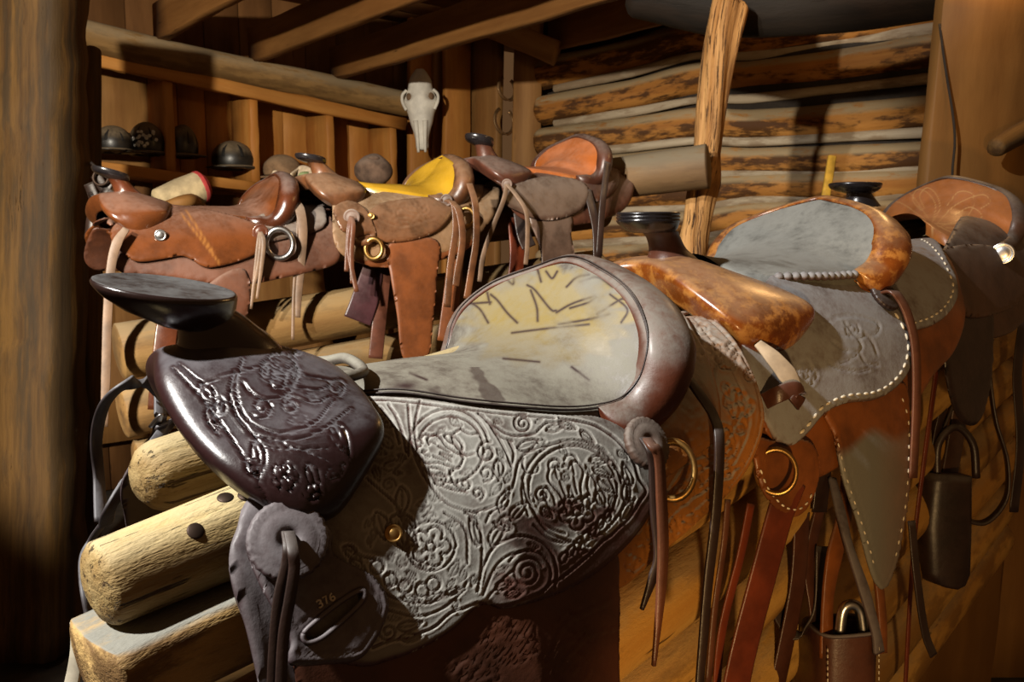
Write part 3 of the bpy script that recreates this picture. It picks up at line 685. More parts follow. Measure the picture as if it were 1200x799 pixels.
# crooked split post carrying the rack
zS = 3.03
mb = MB(); mb.add(*loglike([P(852, 8, zS), P(842, 60, zS), P(834, 120, zS), P(828, 180, zS), P(824, 215, zS), P(816, 260, zS), P(808, 330, zS), P(800, 500, zS), P(792, 740, zS)], [.062, .058, .052, .046, .058, .05, .055, .06, .065], seed=6, m=56, nseg=120, rough=.2, ridge=.26)); struct(mb.build('post', M['split']))
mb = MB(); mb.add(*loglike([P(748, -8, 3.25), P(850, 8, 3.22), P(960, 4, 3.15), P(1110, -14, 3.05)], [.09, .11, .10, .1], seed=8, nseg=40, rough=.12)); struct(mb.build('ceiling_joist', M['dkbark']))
# wide plank at right
a, b = P(1178, -40, 2.45), P(1148, 240, 2.5); b = a+(b-a)*(a[2]/(a[2]-b[2]))
mb = MB(); mb.add(*boxbetween(a, b, RT*.95+FW*.1, .38, .05, 16, .002, 9)); struct(mb.build('wall_front', M['plank']))
for pts in ([(1101, 28), (1108, 80), (1116, 130), (1119, 165), (1116, 205), (1118, 260)],):
    p = cr(np.array([P(x, y, 2.425) for x, y in pts]), 8); V, F = tube(p, .0035, 6); struct(mesh('trim_3', V, F, M['chink']))
mb = MB(); a = P(1290, -60, 2.56); b = a.copy(); b[2] = 0; mb.add(*boxbetween(a, b, RT, .46, .05, 12, .003, 14)); struct(mb.build('wall_front', M['board_dk']))
mb = MB(); mb.add(*loglike([P(1168, 173, 2.36), P(1190, 160, 2.40), P(1212, 148, 2.44)], [.027, .03, .03], seed=5, m=16, nseg=14, rough=.12)); tag(mb.build('wooden_peg', M['post']), 'short barked wooden peg sticking out of the wide plank at the right', 'peg')
# big square post on the left and the round one behind it
a = P(45, -30, 3.02); b = P(38, 752, 3.0)
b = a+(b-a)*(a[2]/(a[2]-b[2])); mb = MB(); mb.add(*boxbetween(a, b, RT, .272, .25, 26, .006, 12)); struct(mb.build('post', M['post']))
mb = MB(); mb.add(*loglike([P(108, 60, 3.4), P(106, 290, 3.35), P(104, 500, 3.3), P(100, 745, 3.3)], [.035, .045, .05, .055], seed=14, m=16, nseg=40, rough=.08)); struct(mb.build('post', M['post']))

# ---------------------------------------------------------------- cubby shelf along the left wall
cs = empty('cubby_shelf', (PC(280, 212)+e2*.15)*np.array([1, 1, 0]), 'wooden cubby shelf holding a row of helmets under the log beam', 'shelf')
mb = MB(); mb.add(*boxbetween(PC(78, 62), PC(474, 146), ZU, .075, .05, 14, .003, 31)); mb.build('top_rail', M['board'], cs)
dv = [(86, 70, 190), (197, 92, 203), (298, 113, 214), (388, 132, 224), (462, 147, 236)]
for i, (x, yt, yb) in enumerate(dv):
    mb = MB(); t = PC(x, yt)+e2*.16; b = PC(x, yb)+e2*.16; b[:2] = t[:2]; mb.add(*boxbetween(t, b, e2, .30, .052, 6, .002, 33+i)); mb.build('divider', M['board'], cs)
mb = MB(); mb.add(*boxbetween(PC(80, 190)+e2*.15, PC(304, 219)+e2*.15, e2, .30, .05, 10, .002, 41)); mb.add(*boxbetween(PC(304, 219)+e2*.15, PC(480, 243)+e2*.15, e2, .30, .05, 10, .002, 42)); mb.build('shelf_board', M['board'], cs)
mb = MB(); mb.add(*boxbetween(PC(80, 191), PC(304, 220), ZU, .055, .03, 10, .002, 45)); mb.build('shelf_edge', M['board'], cs)
for i in range(4):
    x0, y0, b0 = dv[i]; x1, y1, b1 = dv[i+1]; mb = MB(); p = PC(x0, (y0+b0)/2)+e2*.32; q = PC(x1, (y1+b1)/2)+e2*.32; h = .62; u = (q-p)
    for k in range(3 if i else 1):
        nk = 3 if i else 1; c0 = p+u*(k/nk); c1 = p+u*((k+1)/nk); m_ = (c0+c1)/2; mb.add(*boxbetween(m_+ZU*h/2, m_-ZU*h/2, u/np.linalg.norm(u), np.linalg.norm(c1-c0)*.98, .02, 4, .001, 50+i*5+k))
    mb.build('back_panel', M['board'] if i else M['board_dk'], cs)
mb = MB()
for i in range(7):
    x = 100+i*58; c = PC(x, 245+i*6)+e2*.25; mb.add(*boxbetween(c+ZU*.1, np.array([c[0], c[1], .3]), e1, .36, .025, 4, .002, 70+i))
mb.build('lower_board', M['board_dk'], cs)

mb = MB(); mb.add(*loglike([P(180, 248, 2.95), P(230, 236, 3.1), PC(250, 262)+e2*.2], [.022, .024, .026], 4, 12, 12)); mb.build('peg', M['board_dk'], cs)

# ---------------------------------------------------------------- log racks
fr0 = Frame(265, 400, .70, (1850, 187)); fr2 = Frame(1008, 234, 1.66, (1800, 190)); dR_ = fr2.o-fr0.o; dR_ /= np.linalg.norm(dR_)
side = np.cross(ZU, dR_); side /= np.linalg.norm(side)
def A_at(px, py, Y): return fr0.W(fr0.onY(px, py, Y))
rk = empty('log_saddle_rack', (A_at(200, 680, 0)+dR_*1.)*np.array([1, 1, 0]), 'front log rack of weathered logs carrying the three nearest saddles', 'saddle rack', 'log saddle racks')
def rlog(name, p, L, r, mat, seed, flat=None, rough=.05, sag=0., er=.5, parent=None, d=None, m=26, nseg=70):
    d = dR_ if d is None else d; mb = MB(); pts = [p, p+d*L*.12, p+d*L*.5, p+d*L]
    mb.add(*loglike(pts, r, seed=seed, flat=flat, rough=rough, endround=er, m=m, nseg=nseg)); return mb.build(name, mat, parent or rk)
s0 = A_at(122, 684, -.062); s1 = A_at(186, 556, .055)
l0 = rlog('log', s0, 2.3, [.031, .037, .040, .040, .045], M['log_pale'], 1, rough=.06, er=.32)
rlog('log', s1, 2.3, [.030, .035, .038, .04, .045], M['log_pale'], 2, rough=.09, er=.7)
bv = BVHTree.FromPolygons([tuple(v.co+l0.parent.location) for v in l0.data.vertices], [tuple(p.vertices) for p in l0.data.polygons])
for x, y in ((264, 583), (229, 622), (198, 592), (288, 580)):
    # iron bolt heads driven flush into the near log
    hit, nn, _, _ = bv.ray_cast(Vector(CAM), Vector(ray(x, y)).normalized())
    if hit is None: continue
    c = np.array(hit); nn = np.array(nn)
    V, F = lathe(c, nn, [(.0062, -.004), (.0062, .0003), (.0052, .001), (.0001, .0012)], 18); mesh('bolt_head', V, F, M['iron'], l0, {'lc': V})
low = A_at(128, 762, -.085)
rlog('log', low+side*.02-ZU*.02, 2.3, [.046, .05, .052, .055, .06], M['log_hewn'], 3, flat=.55, rough=.14, er=.12)
for i in range(1, 8):
    rlog('log', low+side*(.01*(i % 2))-ZU*(.02+i*.118)+dR_*(.06+.04*((i*7) % 3)), 2.34, [.051, .053, .054, .056], M['log_gold'], 100+i, rough=.07, er=.25)
far = low-side*(-.19)
for i in range(0, 8): rlog('log', far-ZU*(.02+i*.118)+dR_*.34, 1.95, [.05, .05, .055], M['log_gold'], 150+i, rough=.06, nseg=30, m=16)

fD_ = Frame(150, 226, 2.15, (1950, 195)); fF_ = Frame(572, 184, 2.66, (1800, 160)); dB_ = fF_.o-fD_.o; dB_ /= np.linalg.norm(dB_)
rb = empty('log_saddle_rack', (fD_.o+dB_*.6)*np.array([1, 1, 0]), 'back log rack against the shelves carrying three saddles, its top log end at the post', 'saddle rack', 'log saddle racks')
endp = fF_.W([.50, 0, -.19]); dT = (fD_.W([.0, 0, -.185])-endp); LT = np.linalg.norm(dT)+.03; dT /= np.linalg.norm(dT)
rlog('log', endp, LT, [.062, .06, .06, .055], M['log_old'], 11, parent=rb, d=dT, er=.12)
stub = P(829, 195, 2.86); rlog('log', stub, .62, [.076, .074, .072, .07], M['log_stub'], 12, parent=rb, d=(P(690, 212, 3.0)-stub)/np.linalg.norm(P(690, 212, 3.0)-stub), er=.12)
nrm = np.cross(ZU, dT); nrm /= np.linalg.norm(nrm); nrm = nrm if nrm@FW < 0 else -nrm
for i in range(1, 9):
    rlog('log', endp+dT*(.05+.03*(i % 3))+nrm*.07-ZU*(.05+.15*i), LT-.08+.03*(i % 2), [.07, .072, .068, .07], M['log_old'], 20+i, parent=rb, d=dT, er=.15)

# ---------------------------------------------------------------- the nearest saddle, dark and floral tooled
FG = 'saddles on the front log rack'
fA0 = Frame(265, 400, .70, (1700, 187)); fA = Frame(265, 400, .70, (1850, 187)); BA = Barrel(fA, rear=.10, front=.22)
fAf = Frame(265, 400, .70, (2500, 187)); FORK_A = refit(fA0, fAf, FORK, lambda q: .80+.18*min(1, max(0, (-q[2]-.03)/.07)))
EA = rim_from(fA, [((x, y), Y) for x, y, Y in ((420, 462, -.045), (470, 460, -.068), (540, 470, -.098), (600, 476, -.118), (660, 480, -.13), (700, 477, -.138), (728, 468, -.147), (748, 445, -.155), (757, 412, -.156), (755, 380, -.144), (738, 345, -.11), (708, 320, -.058), (668, 303, 0))])
CA = rim_from(fA, [((x, y), 0) for x, y in ((376, 428), (421, 430), (463, 426), (498, 421), (535, 417), (565, 412), (588, 402), (608, 388), (625, 369), (640, 348), (651, 328), (660, 313), (668, 303))])
sA = saddle_root(fA, 'nearest saddle, floral tooled, with worn yellow seat and wide flat dusty horn cap', FG)
# body under the leather: far and near skirts
panel(BA, 'skirt', [('L', .60, 0), (800, 352), (840, 376), (870, 410), (889, 450), (897, 490), (886, 532), (862, 570), (820, 610), (780, 645), (735, 685), (705, 692), (660, 655), (640, 600), (660, 550), ('L', .36, .62), ('L', .44, .35), ('L', .48, 0)], .002, .005, M['a_skirt'], sA, res=.0022,
      tool=(lambda T: T(w=1.15, depth=.0021))(
          Tool().line([(790, 345), (832, 395), (862, 440), (878, 490), (866, 530), (840, 570), (790, 618), (735, 668)], 1.1).line([(795, 350), (838, 380), (868, 415), (886, 452), (892, 490), (880, 530), (856, 568), (816, 606), (776, 641), (733, 680)], .8)
          .tulip(852, 420, -60, 26, 18).tulip(862, 470, 80, 26, 18).spiral(822, 385, 2, 10, 0, 1.6).spiral(880, 440, 2, 8, 90, 1.5).spiral(868, 500, 2, 9, 0, 1.6).leaf(838, 400, 60, 18, 4, .2).leaf(880, 470, 100, 18, 4, .2).leaf(846, 450, 40, 20, 5, .3)
          .flower(842, 520, 16).spiral(842, 520, 19, 22, 0, 1.1).tulip(822, 560, 130, 34, 22).spiral(800, 580, 3, 15, 0, 1.8).spiral(852, 552, 2, 11, 40, 1.7).flower(776, 620, 15, 20).spiral(776, 620, 18, 20, 0, 1).tulip(748, 650, 120, 28, 18).leaf(800, 610, -30, 24, 6, .3).leaf(830, 585, -40, 22, 6, .3).leaf(760, 600, -60, 26, 7, .3).leaf(745, 625, -80, 24, 6, -.3)
          .line([(800, 560), (830, 545), (850, 520), (870, 480)], 1).line([(780, 575), (800, 545), (830, 530)], 1).line([(770, 590), (790, 560), (810, 530), (850, 500)], 1).line([(760, 640), (790, 600), (830, 570), (868, 545)], 1)
          .spiral(790, 470, 4, 24, 0, 2).spiral(760, 520, 3, 14, 60, 1.6).tulip(800, 420, -70, 34, 22).line([(740, 520), (780, 500), (815, 440), (820, 400)], 1).line([(770, 545), (800, 510), (830, 470), (838, 430)], 1).leaf(800, 500, -50, 28, 7, .3).leaf(770, 480, -40, 24, 6, -.3).leaf(810, 450, -80, 22, 6, .2)))
panel(BA, 'front_skirt', [(300, 575), (277, 618), (269, 650), (275, 690), (289, 730), (305, 799), (318, 860), (400, 880), (520, 860), (520, 600), (400, 560)], .002, .006, M['a_plate'], sA, res=.005, border=.01, bead=.0012)
panel(BA, 'fender', [(345, 740), (480, 690), (600, 670), (715, 640), (728, 690), (728, 760), (726, 860), (700, 960), (480, 980), (400, 900)], .008, .005, M['a_fender'], sA, res=.0028,
      tool=Tool().spiral(672, 780, 4, 34, 0, 2).tulip(600, 750, 200, 60, 36).line([(720, 700), (660, 735), (640, 799), (650, 850)], 1.3).line([(728, 735), (690, 745), (665, 770)], 1.2).line([(560, 720), (610, 740), (650, 790)], 1.2).flower(560, 790, 26).leaf(650, 720, 20, 50, 10, .2).leaf(500, 770, 10, 40, 10, .2).leaf(690, 820, 60, 40, 9)(w=1.2, depth=.0012))
panel(BA, 'rear_jockey', [(735, 470), (770, 395), (790, 360), (815, 388), (835, 428), (846, 475), (842, 510), (820, 530), (790, 552), (765, 560), (745, 540)], .012, .005, M['a_skirt'], sA, res=.003, border=.008,
      tool=Tool().spiral(775, 480, 4, 22, 0, 1.8).leaf(800, 440, -60, 34, 8, .2).leaf(800, 510, -30, 30, 8, .2).leaf(770, 530, 10, 30, 8, -.2).line([(750, 520), (790, 470), (810, 410)], 1).tulip(812, 470, -80, 30, 20)(depth=.0012))
tj = Tool()
# wavy inner border
tj.line([(437, 759), (460, 750), (478, 749), (493, 742), (510, 734), (527, 719), (545, 712), (561, 706), (580, 709), (598, 708), (620, 700), (635, 693), (646, 683), (655, 679), (672, 666), (690, 650), (706, 634), (715, 628), (723, 620), (738, 606), (748, 590), (757, 575), (748, 560), (744, 545), (735, 530), (722, 515), (700, 500), (680, 494), (655, 490)], 1.3, 1.3)
tj.line([(424, 468), (470, 470), (540, 479), (600, 486), (650, 490)], 1., 1.)
# first flower
tj.spiral(528, 527, 40, 38, 195, .86, 1.2).spiral(527, 526, 49, 46, 170, .5, 1.1).tulip(520, 533, 205, 46, 34)
tj.line([(540, 502), (530, 510), (533, 520), (545, 533), (556, 531)], 1.2, 1.1).line([(540, 503), (550, 508), (560, 508)], 1, 1).spiral(571, 530, 3, 13, 180, 1.3, 1.2).spiral(570, 554, 3, 10, 0, 1.3, 1.1).leaf(583, 538, 75, 24, 6, .2)
tj.line([(505, 554), (512, 566), (530, 573), (548, 577)], 1.1).spiral(516, 560, 2, 9, 0, 1.4).spiral(545, 567, 2, 9, 100, 1.3).spiral(560, 578, 2, 8, 0, 1.2).line([(527, 551), (532, 566), (546, 576)], 1, 1)
tj.line([(556, 600), (585, 590), (600, 572), (607, 545), (618, 530), (650, 520), (690, 522), (716, 540), (728, 566)], 1.2).line([(492, 470), (487, 490), (486, 510), (492, 540)], 1.2).line([(478, 474), (480, 500), (485, 530), (500, 562), (525, 590), (560, 602)], 1.2).line([(455, 474), (465, 490), (472, 510), (476, 530)], 1.2).line([(446, 478), (452, 486), (462, 500), (468, 520)], 1)
tj.spiral(613, 496, 2, 12, 0, 1.8, 1.2).line([(560, 484), (580, 500), (600, 510), (625, 508), (640, 496), (660, 495)], 1.2).line([(565, 487), (585, 510), (600, 517)], 1.1).leaf(606, 525, -10, 26, 6, -.2).leaf(640, 505, -25, 22, 4, .2).line([(595, 515), (602, 530), (600, 545)], 1.1)
tj.line([(575, 500), (588, 520), (600, 548)], 1, 1).leaf(655, 495, 20, 22, 4).leaf(680, 505, 40, 22, 4).leaf(703, 525, 60, 24, 4)
# second flower
tj.spiral(671, 574, 52, 52, 100, .95, 1.3).spiral(671, 574, 60, 58, 150, .55, 1.1).tulip(668, 575, -105, 58, 42)
tj.line([(655, 592), (660, 588), (672, 590), (683, 585), (690, 578)], 1.3, 1.3).flower(676, 600, 21, 90, 5).leaf(700, 560, 30, 26, 7, .2).leaf(698, 575, 50, 22, 6, .2).spiral(636, 580, 2, 10, 180, 1.4, 1.2).leaf(634, 595, 40, 18, 5).leaf(690, 540, -10, 24, 5, .2).leaf(694, 550, 10, 26, 5, .2)
tj.spiral(625, 545, 6, 14, 0, .6).line([(625, 615), (650, 634), (690, 632), (720, 610), (735, 580)], 1.1).line([(718, 545), (735, 570), (730, 595), (712, 618)], 1.1).leaf(728, 610, -70, 30, 5, .2).leaf(735, 590, -100, 30, 5, .2).leaf(740, 570, -110, 30, 5)
# volute at the bottom
tj.spiral(618, 671, 2, 19, -60, 2.1, 1.3).line([(559, 693), (566, 665), (580, 640), (605, 628), (628, 632), (645, 645), (652, 668), (650, 690)], 1.3, 1.2).line([(566, 697), (580, 665), (597, 650), (612, 646)], 1.2).line([(572, 700), (590, 678), (602, 668)], 1.1).leaf(580, 690, -30, 22, 5, .2).leaf(592, 697, -10, 22, 5).spiral(618, 671, 25, 29, -150, .6, 1.1)
tj.line([(560, 693), (565, 650), (560, 612), (545, 600)], 1.2).line([(569, 612), (576, 600), (590, 592)], 1.).leaf(575, 640, -70, 34, 7, .2).leaf(560, 640, -95, 34, 6, -.2).leaf(600, 620, -160, 24, 5).leaf(586, 600, -80, 30, 6, .2).leaf(598, 610, -60, 30, 6, .2).line([(612, 560), (620, 590), (645, 625), (690, 640)], 1.2)
for i in range(7): tj.leaf(658+i*9, 660-i*8, -75-i*3, 15, 4, .1, False)
# lower left flower with beads
for i, (x, y) in enumerate([(442, 664), (458, 679), (475, 687), (495, 691), (508, 684)]): tj.spiral(x, y, 8, 8, 0, 1, 1.2)
tj.line([(440, 690), (470, 703), (505, 706), (540, 690), (548, 680)], 1.2).line([(455, 715), (490, 722), (520, 712), (545, 690)], 1.2).leaf(470, 700, 10, 24, 4).leaf(500, 700, 0, 24, 4, -.2).leaf(522, 696, -20, 20, 4)
tj.spiral(455, 740, 2, 11, 0, 1.5, 1.2).leaf(465, 735, 0, 30, 6, -.2).leaf(468, 748, -5, 26, 5).line([(412, 640), (420, 650), (440, 655)], 1.2).leaf(402, 640, 30, 28, 6, .2).leaf(410, 655, 40, 24, 6)
tj.flower(505, 640, 24).spiral(505, 640, 28, 30, 0, 1).leaf(440, 600, 60, 34, 8, .2).leaf(470, 570, 80, 36, 8, .2).line([(430, 560), (470, 600), (480, 650)], 1.1).tulip(470, 620, 60, 36, 24).line([(520, 600), (545, 620), (548, 660)], 1.1)
tj.fill([(424, 470), (470, 468), (540, 477), (600, 484), (660, 489), (700, 495), (742, 530), (755, 575), (735, 620), (690, 662), (640, 690), (600, 702), (560, 704), (525, 728), (490, 746), (440, 765), (415, 700), (400, 620), (430, 560), (440, 500)], 420, 3, 4.6, 11)
def jockey_worn(px, py, d, x, phi):
    p = np.column_stack([px*.03, py*.03, px*0]); n = snoise(p, 5, 1.6, 3)
    m = np.clip((.021-d+.006*n)/.002, 0, 1)*np.clip((px-565)/30, 0, 1)*np.clip(.95+n*1.2, 0, 1)*np.clip((py-545)/40, 0, 1)
    blot = np.clip((n-.28)*6, 0, .9)*np.clip((px-560)/60, 0, 1)*np.clip((py-560)/30, 0, 1)
    return {'m': np.clip(np.maximum(m, blot), 0, .95)}
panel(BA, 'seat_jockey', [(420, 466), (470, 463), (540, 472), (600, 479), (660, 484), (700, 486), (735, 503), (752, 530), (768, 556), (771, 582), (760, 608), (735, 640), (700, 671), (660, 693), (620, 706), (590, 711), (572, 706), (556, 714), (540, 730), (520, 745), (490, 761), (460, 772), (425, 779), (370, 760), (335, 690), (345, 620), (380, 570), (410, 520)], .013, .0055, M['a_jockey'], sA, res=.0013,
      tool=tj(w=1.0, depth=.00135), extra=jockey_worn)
# fork with carved swell
tf = Tool()
tf.line([(205, 436), (230, 462), (260, 500), (290, 545), (318, 588)], 1.1).line([(212, 432), (240, 452), (262, 446), (300, 436)], 1).spiral(322, 440, 14, 38, 200, .9, 1.2).tulip(328, 440, -80, 40, 30).spiral(308, 482, 3, 14, 0, 1.4, 1.2).spiral(342, 480, 3, 12, 180, 1.4, 1.2).spiral(348, 415, 2, 8, 0, 1.6, 1.1)
tf.line([(285, 425), (278, 460), (290, 495), (330, 512), (370, 500), (390, 475)], 1.2).line([(275, 440), (272, 475), (295, 510), (335, 520), (375, 510), (410, 485)], 1.1).line([(282, 495), (310, 525), (345, 530), (385, 528)], 1.).line([(355, 445), (385, 452), (375, 462), (340, 458)], 1.1).spiral(393, 459, 4, 11, 0, 1.2, 1.2).line([(345, 470), (370, 478), (385, 470)], 1.1).leaf(235, 455, 40, 30, 8, .2).leaf(245, 480, 60, 34, 8, .2).leaf(262, 470, 100, 26, 6)
for i in range(9): tf.line([(330+i*6, 522+i*2), (338+i*6, 527+i*2)], .8, .8)
tf.flower(335, 560, 16).leaf(300, 520, 70, 40, 8, .2).leaf(290, 540, 60, 30, 7).leaf(360, 545, 60, 34, 8, .2).leaf(390, 500, 60, 40, 8, .1).spiral(365, 575, 3, 12, 0, 1.4)
fork(fAf, sA, M['a_fork'], FORK_A, tf.fill([(200, 440), (262, 440), (330, 410), (400, 445), (432, 478), (436, 520), (410, 580), (330, 588), (290, 540), (240, 480)], 70, 5, 6, 12)(w=1.0, depth=.0014), nu=26, nv=22)
S = fork_surface(FORK_A, 12, 8); col = S[:, 8]; V, F = tube(fAf.W(col), .0035, 8); z = np.zeros(len(V)); mesh('welt', V, F, M['a_fork'], sA, {'g': z+.35, 'm': z})
col = S[:, 8+8*4+4]; V, F = tube(fAf.W(col[len(col)//2+16:-20]+np.array([.004, 0, .001])), .0022, 8); z = np.zeros(len(V)); mesh('welt', V, F, M['a_fork'], sA, {'g': z+.4, 'm': z})
horn(fA, sA, M['a_horn'], [(.002, -.014, .046, .046), (.0, .002, .037, .037), (-.006, .014, .031, .030), (-.014, .024, .030, .026), (-.026, .034, .030, .027)], (-.043, .050, .053, .045, .007, .026), M['a_horn'], tilt=.17, lean=.17)
def seatA(px, py, L):
    c = np.array([640, 372.]); dx, dy = (px-c[0])/112, (py-c[1])/66; r = np.hypot(dx, dy); a = np.arctan2(dy, dx)
    n = snoise(np.column_stack([px*.05, py*.05, px*0]), 2, 1., 4); near = L[:, 1] < .2
    up = (py < 430)
    teeth = .84+.2*np.abs(((a*2.6) % 1.)-.5)*2
    pn = np.clip((teeth-r+n*.08)*8, 0, 1)*np.clip(.9+n*.6, 0, 1)*np.clip((462-py)/85, 0, 1)
    ln = np.zeros(len(px))
    T = [[(548, 352), (562, 362), (572, 378)], [(575, 345), (583, 352), (594, 366), (606, 378)], [(618, 334), (627, 340), (645, 362), (652, 364)], [(622, 340), (629, 360), (630, 376)], [(652, 366), (670, 356), (690, 349), (698, 347), (690, 354), (668, 361)], [(655, 380), (690, 374), (714, 368)], [(592, 325), (601, 333), (602, 322)], [(640, 318), (647, 326), (653, 318)], [(664, 336), (676, 325), (690, 322)], [(571, 343), (574, 356)], [(700, 368), (725, 352), (732, 350)], [(680, 330), (700, 325), (718, 336)], [(548, 356), (575, 354)], [(630, 316), (634, 330)], [(715, 345), (735, 362), (728, 378)], [(600, 390), (640, 385), (690, 380)], [(670, 430), (690, 445)], [(480, 437), (500, 445)], [(590, 420), (632, 424)]]
    p = np.column_stack([px, py])
    for l in T:
        q = cr(l, 30); dm = np.min(np.hypot(p[:, None, 0]-q[None, :, 0], p[:, None, 1]-q[None, :, 1]), axis=1); ln = np.maximum(ln, np.exp(-(dm/1.8)**2)*np.clip(1.05+n, .3, 1))
    ln = np.maximum(ln, np.clip((n-.55)*5, 0, .7)*(py > 430)*(px < 600))
    ln = np.maximum(ln, np.exp(-((px-475)/16)**2-((py-452)/5)**2)*1.0)
    return {'paint': pn*near, 'line': np.clip(ln, 0, 1)*near, 'm': np.clip(pn*.6*near, 0, 1)}
seat(fA, sA, M['a_seat'], EA, CA, extra=seatA, nr=40, nc=150)
e = cr(np.vstack([EA, EA[-2::-1]*np.array([1, -1, 1])]), 10)
for dz, rr in ((.004, .0012), (.0072, .0009)):
    V, F = tube(fA.W(e+np.array([0, -.0015, dz-.004])), rr, 6); z = np.zeros(len(V)); mesh('seat_piping', V, F, M['string'], sA, {'g': z, 'm': z})
roll(fA, sA, M['a_roll'], EA, i0=5, w=.060, h=.012, lean=.5)
# handhold strap at the front of the seat
V, F = tube(cr(fA.W(np.array([(.06, -.05, -.034), (.085, -.05, -.036), (.105, -.035, -.036), (.108, 0, -.03), (.105, .035, -.036), (.085, .05, -.036), (.06, .05, -.034)])), 8), .005, 8); z = np.zeros(len(V)); mesh('handhold_strap', V, F, M['a_seat'], sA, {'g': z, 'm': z, 'paint': z, 'line': z})
# plate stamped 376, with a slot
slot = [(356, 742), (372, 726), (400, 704), (424, 691), (425, 703), (400, 728), (377, 747), (360, 752)]
pl = panel(BA, 'rigging_plate', [(289, 635), (295, 607), (310, 591), (331, 586), (356, 593), (373, 604), (390, 622), (392, 646), (422, 663), (443, 677), (457, 703), (452, 728), (440, 752), (422, 771), (385, 776), (345, 777), (340, 764), (342, 747), (321, 708), (303, 674)], .021, .006, M['a_plate'], sA, res=.002, holes=[slot], border=.006, bead=.0008, mirror=False)
V = []; mbn = MB()
so = np.array([BA.hit(q[0], q[1], .022) for q in slot]); so = cr(so, 6, True); V, F = tube(np.vstack([fA.W(BA.pt(so[:, 0], so[:, 1], .0215)), fA.W(BA.pt(so[:1, 0], so[:1, 1], .0215))]), .0019, 7); z = np.zeros(len(V)); mesh('slot_binding', V, F, M['a_plate'], pl, {'g': z, 'm': z})
def stroke_text(B, off, x0, y0, ux, uy, s, text, r, mat, parent, name):
    G = {'3': [[(0, .1), (.3, 0), (.6, .15), (.5, .42), (.25, .48), (.55, .55), (.6, .85), (.3, 1), (0, .9)]], '7': [[(0, 0), (.6, 0), (.4, .45), (.25, 1)]], '6': [[(.55, .05), (.2, .2), (0, .6), (.1, .95), (.4, 1), (.6, .8), (.5, .55), (.2, .55), (.02, .72)]]}
    mb = MB()
    for k, ch in enumerate(text):
        for ln in G[ch]:
            q = cr([(x0+ux[0]*(k*.95+a)*s+uy[0]*b*s, y0+ux[1]*(k*.95+a)*s+uy[1]*b*s) for a, b in ln], 4) if ch != '7' else np.array([(x0+ux[0]*(k*.95+a)*s+uy[0]*b*s, y0+ux[1]*(k*.95+a)*s+uy[1]*b*s) for a, b in ln])
            h = np.array([B.hit(a, b, off) for a, b in q]); V, F = tube(B.fr.W(B.pt(h[:, 0], h[:, 1], off)), r, 5); mb.add(V, F)
    return mb.build(name, mat, parent)
stroke_text(BA, .0215, 370, 705, (.8, -.45), (.42, .8), 9.5, '376', .0007, M['thread'], pl, 'stamped_number')
ro, c1, n1 = rosette(BA, 337, 633, .026, .027, M['a_plate'], sA, 26)
dA = (c1-CAM)@FW-.004
hang('saddle_string', [(336, 624, dA), (338, 640, dA-.012), (336, 660, dA-.014), (327, 700, dA-.016), (322, 750, dA-.016), (318, 830, dA-.016)], .0075, .003, M['string'], sA)
hang('saddle_string', [(339, 624, dA-.003), (343, 645, dA-.016), (345, 665, dA-.017), (340, 700, dA-.018), (332, 750, dA-.018), (328, 830, dA-.018)], .0075, .003, M['string'], sA)
concho(BA, 461, 625, .0145, .0068, M['brass'], sA)
ro, c2, n2 = rosette(BA, 757, 520, .023, .026, M['d_grey'], sA, 26)
dR = (c2-CAM)@FW-.006
hang('saddle_string', [(757, 514, dR), (764, 522, dR-.014), (772, 535, dR-.014), (775, 580, dR-.014), (777, 640, dR-.014), (774, 700, dR-.014), (766, 780, dR-.014)], .010, .0035, M['string_brown'], sA, taper=[1, 1, 1, 1.1, 1, .3])
hang('saddle_string', [(754, 514, dR-.002), (762, 526, dR-.012), (766, 545, dR-.012), (768, 600, dR-.012), (772, 650, dR-.012), (764, 680, dR-.012), (752, 714, dR-.012)], .010, .0035, M['string'], sA, taper=[1, 1, 1, 1, 1, .3])
hang('saddle_string', [(x, y, depth_at(BA, x, y, .026)-.004) for x, y in ((792, 422), (815, 455), (836, 487))]+[(x, y, depth_at(BA, 836, 500, .03)-.006) for x, y in ((843, 520), (839, 600), (829, 690), (818, 820))], .011, .0035, M['string'], sA, taper=[1, 1, 1, 1, 1, .8])
hang('saddle_string', [(853, 585, .99), (848, 640, .985), (838, 710, .985), (830, 800, .98)], .008, .003, M['string_brown'], sA)
dee(BA, 786, 553, .012, .020, .0028, M['brass'], sA, 1.3)

# ---------------------------------------------------------------- second saddle on the front rack: orange mottled swell, grey seat
def beads(fr, name, pts, r, mat, parent, gap):
    p = cr(pts, 20); s = np.concatenate([[0], np.cumsum(np.linalg.norm(np.diff(p, axis=0), axis=1))]); mb = MB(); k = 0.
    while k < s[-1]:
        c = np.array([np.interp(k, s, p[:, i]) for i in range(3)]); c2 = np.array([np.interp(min(s[-1], k+gap*.9), s, p[:, i]) for i in range(3)]); c2[2] += r*.6
        V, F = tube(fr.W(np.array([c, c*.7+c2*.3, c*.3+c2*.7, c2+1e-5])), np.array([.5, 1, 1, .5])*r, 7); mb.add(V, F); k += gap
    return mb.build(name, mat, parent)
fB = Frame(787, 303, 1.2, (1930, 190)); BB = Barrel(fB, rear=.06, front=.05, dz=.03)
sB = saddle_root(fB, 'saddle with mottled orange swell, grey seat and white laced grey flap, second on front rack', FG)
EB = rim_from(fB, [((850, 318), -.05), ((875, 322), -.08), ((905, 321), -.105), ((935, 320), -.123), ((968, 320), -.135), ((1001, 318), -.142), ((1017, 306), (836, 292)), ((1028, 284), (842, 272)), ((1030, 264), (858, 254)), ((1020, 249), (888, 241)), ((1000, 239), (918, 235)), ((975, 233), (945, 232)), ((962, 231), 0)])
